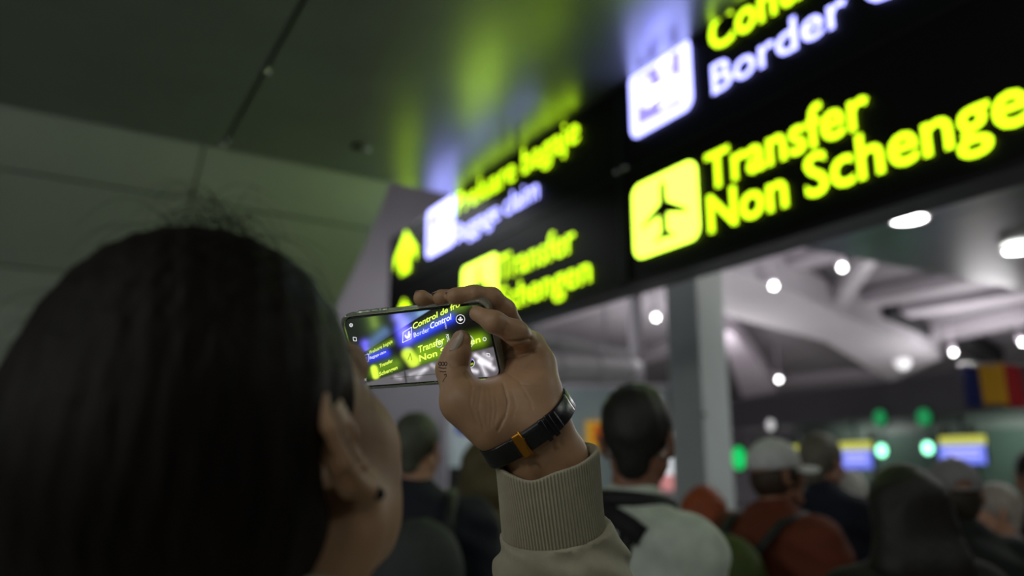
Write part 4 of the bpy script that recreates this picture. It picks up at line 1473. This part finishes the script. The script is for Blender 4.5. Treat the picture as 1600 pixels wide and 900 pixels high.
# loose hairs standing off the crown
rnd = random.Random(4)
hb = BVHTree.FromPolygons([Vector(v) for v in rv], [tuple(q) for q in rq])
vs, fs = [], []
for i in range(150):
    u = rnd.random()
    px, py = (rnd.gauss(350, 60), 420) if u < .55 else (rnd.uniform(60, 500), rnd.uniform(380, 600))
    st = Vector(P(px, 300 if u < .55 else py, .43 + rnd.uniform(-.06, .04)))
    h = hb.find_nearest(st)
    p0_, n0_ = h[0], h[1]
    tg = Vector((rnd.uniform(-1, 1), rnd.uniform(-.6, .6), rnd.uniform(-.3, .3)))
    tg = (tg - n0_ * tg.dot(n0_)).normalized()
    ln = rnd.uniform(.02, .055)
    lift = rnd.uniform(.15, .5) if u < .55 else rnd.uniform(.05, .2)
    pts = [p0_ + tg * ln * t + n0_ * (lift * ln * math.sin(t * 2.4) + .001) - Vector((0, 0, .25 * ln * t * t)) for t in np.linspace(0, 1, 7)]
    b0 = len(vs)
    for j, p in enumerate(pts):
        tt = (pts[min(j + 1, 6)] - pts[max(j - 1, 0)]).normalized()
        a_ = tt.cross(Vector((.3, .9, .2))).normalized()
        c_ = tt.cross(a_)
        rr = .00022 * (1 - .6 * j / 6)
        for k in range(3):
            th = 2 * math.pi * k / 3
            vs.append(p + (a_ * math.cos(th) + c_ * math.sin(th)) * rr)
    for j in range(6):
        for k in range(3):
            fs.append((b0 + j * 3 + k, b0 + j * 3 + (k + 1) % 3, b0 + j * 3 + 3 + (k + 1) % 3, b0 + j * 3 + 3 + k))
o = mesh('loose_hair', vs, fs, M_h, hair, True)
o['kind'] = 'stuff'

# ---- clothes
SF = Field((-.46, .1, .78), (.2, .95, 1.56), 0.006)
SF.ell(T(0, .0, 1.2), np.array([.165, .125, .32]), np.array([rb, fb, [0, 0, 1]]).T, .06)
SF.cone(T(-.13, 0, 1.375), T(.13, 0, 1.375), .078, .078, .06)
SF.cone(T(0, 0, 1.40), T(0, .005, 1.445), .085, .072, .04)
SF.path([SHL, EL], [.066, .058], .04)
SF.path([T(.165, .0, 1.385), ELR, WRR], [.066, .056, .045], .035)
SF.disp(lambda X, Y, Zz: .005 * np.sin(45 * Zz + 12 * X) * np.sin(25 * X - 21 * Y))
SF.cut([0, 0, .84], [0, 0, -1])
A_ = (CU1 - CU0) / np.linalg.norm(CU1 - CU0)
SL = Field(np.minimum(np.minimum(CU1, EL), FA2) - .075, np.maximum(np.maximum(CU1, EL), FA2) + .075, 0.003)
for o_ in (-1, 1):
    SL.path([CU1 + lat * .010 * o_, P(872, 862, .728) + lat * .013 * o_, P(880, 905, .737) + lat * .015 * o_, FA2 + lat * .016 * o_, EL], [.031, .032, .034, .036, .048], .03)
SL.disp(lambda X, Y, Zz: .0026 * np.sin(190 * Zz + 70 * X + 2 * np.sin(60 * X)) + .0022 * np.sin(95 * Zz - 60 * X + 1.0) + .0009 * np.sin(310 * Zz + 150 * X))
SL.cut(CU1 + A_ * -.002, -A_)
sv, sq = join_vq([SF.nets(), SL.nets()])
sweat = mesh_np('sweatshirt', sv, sq, M_knit, woman)
# ribbed cuff
dp = np.cross(lat, A_)
dp /= np.linalg.norm(dp)
if dp[1] > 0:
    dp = -dp                                           # towards the viewer
Lc = np.linalg.norm(CU1 - CU0)
NR, NT = 96, 96 * 6
vs, fs = [], []
prof_c = [(-.5, -.0045, .9), (.35, -.0045, .9), (.03, -.0035, .8), (-.005, -.0015, .4), (-.01, 0.0, .2), (-.002, .0012, .2)] + [(t, .0012 + .0012 * math.sin(t * 3.1), 1.0) for t in np.linspace(.03, 1.0, 16)] + [(1.02, -.002, .4)]
prof_c[0] = (.55, -.006, .9)
for (t, off, rib) in prof_c:
    for k in range(NT):
        a = 2 * math.pi * k / NT
        ca, sa = math.cos(a), math.sin(a)
        rib_d = .0006 * rib * (1 if math.sin(NR * a) > 0 else -1) * min(1, abs(math.sin(NR * a)) * 3)
        rl = .0435 + .0012 * math.cos(3 * a + t * 3) - .0015 * math.sin(math.pi * min(max(t, 0), 1))
        rd = .0365
        # soft waves of the opening
        dz = .006 * math.exp(-((sa - .9) / .4) ** 2) * math.exp(-((ca + .35) / .35) ** 2) - .004 * math.exp(-((ca + 1) / .12) ** 2) - .003 * math.exp(-((ca - 1) / .3) ** 2)
        c_ = CU0 + (CU1 - CU0) * t + A_ * dz * max(0, 1 - t)
        vs.append(c_ + lat * ca * (rl + off + rib_d) + dp * sa * (rd + off + rib_d))
n_ = len(prof_c)
for i in range(n_ - 1):
    for k in range(NT):
        fs.append((i * NT + k, i * NT + (k + 1) % NT, (i + 1) * NT + (k + 1) % NT, (i + 1) * NT + k))
cuff = mesh('cuff', vs, fs, M_knit, woman, True)
cuff['label'] = 'ribbed cuff of the raised sleeve'
TF = Field((-.42, .1, .03), (.2, .8, 1.0), 0.011)
TF.ell(T(0, 0, .92), np.array([.165, .125, .13]), np.array([rb, fb, [0, 0, 1]]).T, .04)
for e in (-1, 1):
    TF.path([T(e * .085, 0, .89), T(e * .09, .01, .5), T(e * .09, -.02, .08)], [.098, .075, .062], .03)
TF.cut([0, 0, .055], [0, 0, -1])
mesh_np('trousers', *TF.nets(), M_jeans, woman)
for e in (-1, 1):
    f = Field(T(e * .095, .04, .07) - np.array([.2, .2, .085]), T(e * .095, .04, .07) + np.array([.2, .2, .085]), 0.009)
    f.cone(T(e * .09, -.04, .045), T(e * .10, .14, .035), .044, .036, .02)
    f.cone(T(e * .09, -.03, .05), T(e * .09, -.03, .10), .043, .044, .02)
    f.cut([0, 0, .002], [0, 0, -1])
    mesh_np('shoe', *f.nets(), M_shoe, woman)

# ---- wristwatch on the raised wrist
watch = empty('wristwatch', WR)
tag(watch, 'wristwatch with black leather strap and gold buckle on the raised wrist', 'watch')
WC = P(829, 668, .691)
wa = CU0 - WR
wa /= np.linalg.norm(wa)
wl = lat - wa * np.dot(lat, wa)
wl = wl / np.linalg.norm(wl)
# tilt of the band as it lies round the wrist
wa = wa + wl * 0.10
wa /= np.linalg.norm(wa)
wl = wl - wa * np.dot(wl, wa)
wl /= np.linalg.norm(wl)
wdp = np.cross(wl, wa)
if wdp[1] > 0:
    wdp = -wdp
NTH = 96
ringp, ringn = [], []
for k in range(NTH):
    a = 2 * math.pi * k / NTH
    dr = wl * math.cos(a) + wdp * math.sin(a)
    rr = 0
    for o_ in (-.008, 0, .008):
        h = tb.ray_cast(Vector(WC + wa * o_ + dr * .08), Vector(-dr))
        if h[0] is not None:
            rr = max(rr, .08 - h[3])
    ringp.append(rr)
ringp = np.array(ringp)
med = np.median(ringp)
ringp = np.clip(ringp, med * .6, med * 1.35)
for _ in range(10):
    ringp = np.maximum(ringp, (np.roll(ringp, 1) + np.roll(ringp, -1)) / 2)
for _ in range(6):
    ringp = (ringp + np.roll(ringp, 1) + np.roll(ringp, -1)) / 3


def rad(a):
    x = (a % (2 * math.pi)) / (2 * math.pi) * NTH
    i = int(x) % NTH
    return ringp[i] * (1 - x + int(x)) + ringp[(i + 1) % NTH] * (x - int(x))


def band(name, a0, a1, width, off, th, m, parent, n=60, edge=.25):
    vs, fs = [], []
    sec = [(-1, 0), (-1, .6), (-1 + edge * .5, 1), (1 - edge * .5, 1), (1, .6), (1, 0)]
    for i in range(n + 1):
        a = a0 + (a1 - a0) * i / n
        dr = wl * math.cos(a) + wdp * math.sin(a)
        for (u, h) in sec:
            vs.append(WC + dr * (rad(a) + off + th * h) + wa * u * width / 2 - WR)
    q = len(sec)
    for i in range(n):
        for k in range(q):
            fs.append((i * q + k, i * q + (k + 1) % q, (i + 1) * q + (k + 1) % q, (i + 1) * q + k))
    fs += [tuple(range(q))[::-1], tuple(n * q + k for k in range(q))]
    return mesh(name, vs, fs, m, parent, True)


def ang(px):                                           # the front side of the wrist, measured across the picture
    best = min(np.linspace(0.05, math.pi - 0.05, 200), key=lambda a: abs(project((WC + (wl * math.cos(a) + wdp * math.sin(a)) * rad(a))[None])[0, 0] - px))
    return best


band('strap', 0, 2 * math.pi, .0175, .0006, .0022, M_leather, watch, 96)
band('strap_end', ang(868), ang(806), .0170, .0028, .0020, M_leather, watch, 30)
aB = ang(818)
bk_ = band('buckle', aB - .10, aB + .10, .0215, .0048, .0016, M_gold, watch, 8)
bk_['label'] = 'gold buckle'
P0_ = WC + (wl * math.cos(aB - .12) + wdp * math.sin(aB - .12)) * (rad(aB) + .0062) - WR
tube('buckle_pin', [P0_ + wa * u for u in (-.0125, 0, .0125)], .0011, M_gold, watch, 8)
for px in (848, 857):
    a = ang(px)
    band('keeper_loop', a - .055, a + .055, .0205, .0050, .0018, M_leather, watch, 6)
aC = 3 * math.pi / 2
dr = wl * math.cos(aC) + wdp * math.sin(aC)
cc = WC + dr * (rad(aC) + .005) - WR
RC = Matrix((wl, wa, dr)).transposed()
bm = bmesh.new()
bmesh.ops.create_cone(bm, segments=40, radius1=.0165, radius2=.0165, depth=.007, cap_ends=True, matrix=Matrix.Translation(cc) @ RC.to_4x4())
bmesh.ops.bevel(bm, geom=list(bm.edges), offset=.0008, segments=2, affect='EDGES')
cs_ = bm_obj('watch_case', bm, M_gold, watch, True)
bm = bmesh.new()
bmesh.ops.create_cone(bm, segments=40, radius1=.0145, radius2=.0145, depth=.001, cap_ends=True, matrix=Matrix.Translation(cc + dr * .0037) @ RC.to_4x4())
bm_obj('dial', bm, M_white, cs_)
bm = bmesh.new()
bmesh.ops.create_cone(bm, segments=14, radius1=.0022, radius2=.0022, depth=.004, cap_ends=True, matrix=Matrix.Translation(cc + wl * .0185) @ (RC @ Matrix.Rotation(math.pi / 2, 3, 'Y')).to_4x4())
bm_obj('crown', bm, M_gold, cs_)

# ---- the phone
phone = bpy.data.objects.new('smartphone', None)
COL.objects.link(phone)
phone.matrix_world = Matrix.Translation(Vector(PC)) @ Matrix(PR.tolist()).to_4x4()
tag(phone, 'smartphone in a clear case showing the sign on its screen, held sideways', 'phone')
M_pbody = mat('phone_black', (10, 10, 12), 0.2)
M_case = mat('case_clear', (235, 238, 225), 0.06, trans=0.85, ior=1.42, noise=0.0, bump=0.3, bscale=220, bdist=0.001)


def rr2(hx, hz, r, n=8):
    pts = []
    for (cx, cz, a0) in ((hx - r, hz - r, 0), (-hx + r, hz - r, 90), (-hx + r, -hz + r, 180), (hx - r, -hz + r, 270)):
        for k in range(n + 1):
            a = math.radians(a0 + 90 * k / n)
            pts.append((cx + r * math.cos(a), cz + r * math.sin(a), math.cos(a), math.sin(a), math.sin(math.pi * k / n)))
    return pts


def loft(name, path, secs, m, parent, close=True, bulge=0.0):
    vs, fs = [], []
    N = len(path)
    for (o_, y) in secs:
        for (x, z, nx_, nz_, cb) in path:
            d = o_ + (bulge * cb if o_ > 0.0012 else 0)
            vs.append((x + nx_ * d, y, z + nz_ * d))
    M_ = len(secs)
    rng = range(M_) if close else range(M_ - 1)
    for i in rng:
        for k in range(N):
            fs.append((i * N + k, i * N + (k + 1) % N, ((i + 1) % M_) * N + (k + 1) % N, ((i + 1) % M_) * N + k))
    if not close:
        fs += [list(range(N)), [(M_ - 1) * N + k for k in range(N)][::-1]]
    o = mesh(name, vs, fs, m, parent, True)
    bm = bmesh.new(); bm.from_mesh(o.data); bmesh.ops.recalc_face_normals(bm, faces=bm.faces); bm.to_mesh(o.data); bm.free()
    return o


HX, HZ = .0742, .0352
loft('phone_body', rr2(HX, HZ, .009), [(-.001, -.0042), (0, -.0036), (.0006, 0), (0, .0036), (-.001, .0042)], M_pbody, phone, False)
loft('phone_case', rr2(HX, HZ, .009), [(.0007, -.0044), (.0010, -.0056), (.0022, -.0052), (.0027, 0), (.0022, .0052), (.0002, .0058), (-.012, .0056), (-.012, .0046), (.0008, .0044), (.0009, -.0042)], M_case, phone, True, .0016)
for x in (-.052, -.040, -.030):
    box('case_button', (x, 0, HZ + .0034), (.008 if x > -.05 else .014, .004, .0014), M_case, phone, bev=.0005)
box('camera_bump', (-.052, .0062, .014), (.026, .003, .030), M_pbody, phone, bev=.0012)
for (x, z) in ((-.058, .022), (-.046, .022), (-.058, .008)):
    bm = bmesh.new()
    bmesh.ops.create_cone(bm, segments=20, radius1=.0045, radius2=.0045, depth=.002, cap_ends=True, matrix=Matrix.Translation((x, .0082, z)) @ Matrix.Rotation(math.pi / 2, 4, 'X'))
    bm_obj('camera_lens', bm, M_chrome, phone)

# the picture on the screen
sx, sz = .0728, .0338
NXg, NZg = 330, 152
gx, gz = np.linspace(-sx, sx, NXg + 1), np.linspace(-sz, sz, NZg + 1)
GX, GZ = np.meshgrid(gx, gz, indexing='ij')
wv = PC + np.stack([GX, np.full_like(GX, -.0046), GZ], -1).reshape(-1, 3) @ PR.T
q = project(wv)
X, Y = (q[:, 0] - 520) * 5.293, (q[:, 1] - 440) * 5.293
col_ = np.zeros((len(X), 3))


def ss(a, b, x):
    t = np.clip((x - a) / (b - a), 0, 1)
    return t * t * (3 - 2 * t)


def lay(c, al):
    global col_
    col_ = col_ * (1 - al[:, None]) + np.array(c) * al[:, None]


def glow(c, pts, r, pw=2.0):
    global col_
    col_ = col_ + np.array(c) * np.exp(-(seg_d(X, Y, pts) / r) ** pw)[:, None]


def half(x0, y0, x1, y1):                              # > 0 below the line
    return (Y - y0) - (y1 - y0) / (x1 - x0) * (X - x0)


lay((.010, .014, .008), np.ones(len(X)))
glow((.05, .10, .02), [(330, 290), (350, 370)], 75)
glow((.10, .14, .02), [(335, 310), (345, 350)], 38)
glow((.07, .13, .30), [(330, 500), (430, 420)], 45)
glow((.16, .13, .95), [(265, 515), (270, 560)], 36)
glow((.30, .30, 1.1), [(545, 290), (590, 350)], 50)
glow((.10, .17, .45), [(640, 300), (760, 240)], 60)
glow((.12, .20, .16), [(720, 265), (820, 225)], 30)
lay((.002, .002, .002), ss(-6, 6, half(300, 560, 490, 440)) * (X < 520) * (X > 255))
top2 = half(500, 430, 850, 205)
lay((.003, .003, .003), ss(-6, 6, top2) * (X >= 520))
lay((.05, .06, .05), ss(5, -5, half(130, 530, 250, 560)) * ss(260, 200, X) * ss(-20, 5, half(130, 530, 250, 560)))
glow((.05, .11, .005), [(1000, 215), (1180, 170)], 32)
glow((.06, .10, .01), [(700, 400), (1060, 215)], 45)
glow((.02, .05, 1.0), [(690, 455), (975, 305)], 38)
glow((.10, .10, 1.0), [(580, 400), (600, 480)], 66, 3)
glow((.25, .22, 1.0), [(590, 420), (620, 450)], 40)
glow((.03, .05, .9), [(285, 640), (440, 590)], 34)
glow((.10, .18, .004), [(310, 575), (480, 500)], 30)
glow((.12, .25, .004), [(335, 745), (520, 680)], 50)
glow((.16, .32, .004), [(720, 570), (920, 490)], 50)
glow((.16, .32, .004), [(730, 640), (900, 590)], 50)
glow((.22, .42, .004), [(1120, 500), (1215, 480)], 55)
glow((.75, 1.0, .06), [(620, 600), (665, 660)], 52, 4)
glow((.75, 1.0, .06), [(340, 720), (355, 780)], 30, 4)
for a_ in ((215, 640, 218, 690), (215, 780, 220, 830)):
    glow((.3, .55, .01), [(a_[0], a_[1]), (a_[2], a_[3])], 26)
low = half(300, 830, 900, 640)
low = np.where(X > 900, half(900, 640, 1310, 545), low)
al = ss(-10, 10, low)
lay((.13, .12, .13), al)
stk = [((760, 730), (700, 790), .35), ((640, 770), (780, 720), .3), ((1180, 610), (1300, 680), .75), ((1210, 660), (1330, 720), .7), ((1130, 730), (1190, 745), .7),
       ((520, 790), (560, 800), .25), ((820, 690), (870, 720), .35), ((1215, 660), (1265, 770), .5), ((1250, 600), (1310, 640), .4)]
for a_, b_, g in stk:
    col_ = col_ + (al * g * np.exp(-(seg_d(X, Y, [a_, b_]) / 18) ** 2))[:, None] * np.array([1, .95, 1.05])
lay((.03, .03, .03), al * ss(12, 3, np.abs(X - 590 - .15 * (Y - 720))) * .8)
lay((.02, .02, .02), al * ss(5, 1, seg_d(X, Y, [(480, 800), (900, 760)])) * .7)
me = bpy.data.meshes.new('screen')
idx = np.arange((NXg + 1) * (NZg + 1)).reshape(NXg + 1, NZg + 1)
qd = np.stack([idx[:-1, :-1], idx[1:, :-1], idx[1:, 1:], idx[:-1, 1:]], -1).reshape(-1, 4)
cxm, czm = (GX[:-1, :-1] + GX[1:, 1:]) / 2, (GZ[:-1, :-1] + GZ[1:, 1:]) / 2
rc = .0065
ddx, ddz = np.maximum(np.abs(cxm) - (sx - rc), 0), np.maximum(np.abs(czm) - (sz - rc), 0)
qd = qd[(np.hypot(ddx, ddz) < rc).ravel()]
lv = np.stack([GX, np.full_like(GX, -.0045), GZ], -1).reshape(-1, 3)
scr = mesh_np('screen', lv, qd, None, phone, False)
at_ = scr.data.color_attributes.new('picture', 'FLOAT_COLOR', 'POINT')
at_.data.foreach_set('color', np.concatenate([col_, np.ones((len(col_), 1))], 1).astype(np.float32).ravel())
ms = bpy.data.materials.new('screen_picture')
ms.use_nodes = True
nt = ms.node_tree
b = nt.nodes['Principled BSDF']
b.inputs['Base Color'].default_value = (.005, .005, .006, 1)
b.inputs['Roughness'].default_value = .12
va = nt.nodes.new('ShaderNodeVertexColor')
va.layer_name = 'picture'
nt.links.new(va.outputs['Color'], b.inputs['Emission Color'])
b.inputs['Emission Strength'].default_value = 1.0
scr.data.materials.append(ms)

PRi = PR.T


def zl(Xz, Yz, dep=.0001):                             # zoom coordinates of the picture -> phone-local point on the screen
    px, py = 520 + Xz / 5.293, 440 + Yz / 5.293
    r = ray(px, py)
    pl0 = PC - pn_ * .0045
    wpt = ORG + r * (np.dot(pn_, pl0 - ORG) / np.dot(pn_, r))
    l_ = PRi @ (wpt - PC)
    return np.array([l_[0], -.0045 - dep, l_[2]])


M_stY = mat('screen_lettering_yellow', (230, 255, 120), 0.5, emit=(.78, 1.0, .10), estr=1.05)
M_stW = mat('screen_lettering_white', (255, 255, 255), 0.5, emit=(.82, .85, 1.0), estr=1.05)
M_stU = mat('screen_icon_white', (230, 230, 235), 0.5, emit=(.72, .72, .76), estr=1.0)
M_stG = mat('screen_icon_green', (120, 160, 60), 0.5, emit=(.30, .45, .02), estr=1.0)


def stext(txt, A, B, Ctop, m, bold=.0, dep=.00012):
    v, f = text_mesh(txt, bold)
    x0, x1 = v[:, 0].min(), v[:, 0].max()
    A, B, Ctop = zl(*A, dep), zl(*B, dep), zl(*Ctop, dep)
    pts = [A + (B - A) * ((x - x0) / (x1 - x0)) + (Ctop - A) * (y / CAP) for x, y in v]
    return mesh('lettering', pts, f, m, scr)


stext('Control de fro', (662, 396), (1052, 203), (660, 350), M_stY, .022)
stext('Border', (672, 462), (800, 410), (668, 425), M_stW, 0)
stext('Control', (806, 392), (980, 312), (804, 345), M_stW, .02)
stext('Transfer', (708, 590), (925, 505), (704, 538), M_stY, .02)
stext('Non Schengen', (718, 660), (1222, 498), (712, 612), M_stY, .022)
stext('Preluare bagaje', (306, 602), (494, 505), (304, 574), M_stY, .0)
stext('Baggage claim', (306, 642), (440, 588), (305, 620), M_stW, .0)
stext('Transfer', (386, 712), (498, 664), (384, 684), M_stY, .02)
stext('Schengen', (386, 782), (536, 722), (384, 752), M_stY, .02)
stext('FOTOGRAFIE', (936, 437), (962, 580), (956, 434), M_stU, .03)
stext('VIDEO', (922, 330), (932, 388), (934, 328), M_stU, .0)


def ring(cx, cy, r, wdt, m=M_stU, n=36):
    vs, fs = [], []
    for k in range(n):
        a = 2 * math.pi * k / n
        for q in (r - wdt, r):
            vs.append(zl(cx + q * math.cos(a), cy + q * 1.02 * math.sin(a), .0002))
    for k in range(n):
        j = (k + 1) % n
        fs.append((2 * k, 2 * k + 1, 2 * j + 1, 2 * j))
    return mesh('icon', vs, fs, m, scr)


def sdisc(cx, cy, r, m, dep=.00018):
    pts = [zl(cx + r * math.cos(a), cy + r * math.sin(a), dep) for a in np.linspace(0, 2 * math.pi, 24, endpoint=False)]
    return mesh('icon', pts, [list(range(24))], m, scr)


def sline(pts, wdt, m=M_stU, closed=False):
    if closed:
        pts = pts + [pts[0]]
    vs, fs = [], []
    for i in range(len(pts) - 1):
        (x0, y0), (x1, y1) = pts[i], pts[i + 1]
        L_ = math.hypot(x1 - x0, y1 - y0)
        nx_, ny_ = -(y1 - y0) / L_ * wdt / 2, (x1 - x0) / L_ * wdt / 2
        b0 = len(vs)
        for (x, y) in ((x0 + nx_, y0 + ny_), (x1 + nx_, y1 + ny_), (x1 - nx_, y1 - ny_), (x0 - nx_, y0 - ny_)):
            vs.append(zl(x, y, .0002))
        fs.append((b0, b0 + 1, b0 + 2, b0 + 3))
    return mesh('icon', vs, fs, m, scr)


sdisc(1056, 310, 33, M_pbody)
ring(1056, 310, 38, 5)
for x, y, r in ((1056, 298, 8), (1043, 312, 7), (1069, 312, 7), (1056, 318, 10)):
    sdisc(x, y, r, M_stU, .00022)
ring(1108, 495, 58, 5)
sdisc(1108, 495, 40, M_stU)
ring(880, 515, 28, 5)
sline([(880, 500), (880, 516), (892, 520)], 4)
ring(1256, 475, 16, 6)
sline([(1274, 592), (1298, 596), (1300, 620), (1276, 616)], 5, closed=True)
sline([(1218, 660), (1262, 768)], 4)
ring(152, 360, 15, 6, n=12)
sdisc(152, 360, 5, M_stU)
sline([(168, 460), (194, 462), (198, 490), (172, 488)], 5, closed=True)
sline([(196, 576), (212, 590), (206, 594), (224, 604)], 5)
ring(236, 700, 12, 5)
sline([(258, 800), (278, 822)], 5)
sline([(278, 800), (258, 822)], 5)
sdisc(1138, 672, 34, M_pbody)
ring(1138, 672, 37, 5)
sline([(1112, 660), (1135, 650), (1160, 640)], 14, mat('thumb_blue', (80, 80, 220), .5, emit=(.15, .15, .8), estr=1))
sline([(1112, 690), (1140, 685), (1164, 676)], 16, M_stG)
# the pictograms and arrows as the screen shows them
sline([(582, 420), (652, 376), (648, 470), (578, 504)], 5, M_stW, True)
sline([(600, 440), (606, 462), (625, 455), (632, 410)], 13, M_stW)
sline([(612, 470), (634, 460), (640, 430)], 10, M_stW)
sline([(262, 610), (296, 596), (296, 656), (262, 672)], 4, M_stW, True)
sline([(268, 660), (276, 625)], 6, M_stW)
sline([(640, 590), (655, 650)], 8, M_stG)
sline([(622, 650), (640, 596)], 8, M_stG)
sline([(218, 700), (216, 646)], 12, M_stY)
sline([(200, 672), (216, 642), (236, 664)], 10, M_stY)
sline([(218, 834), (216, 776)], 12, M_stY)
sline([(200, 802), (216, 770), (236, 792)], 10, M_stY)
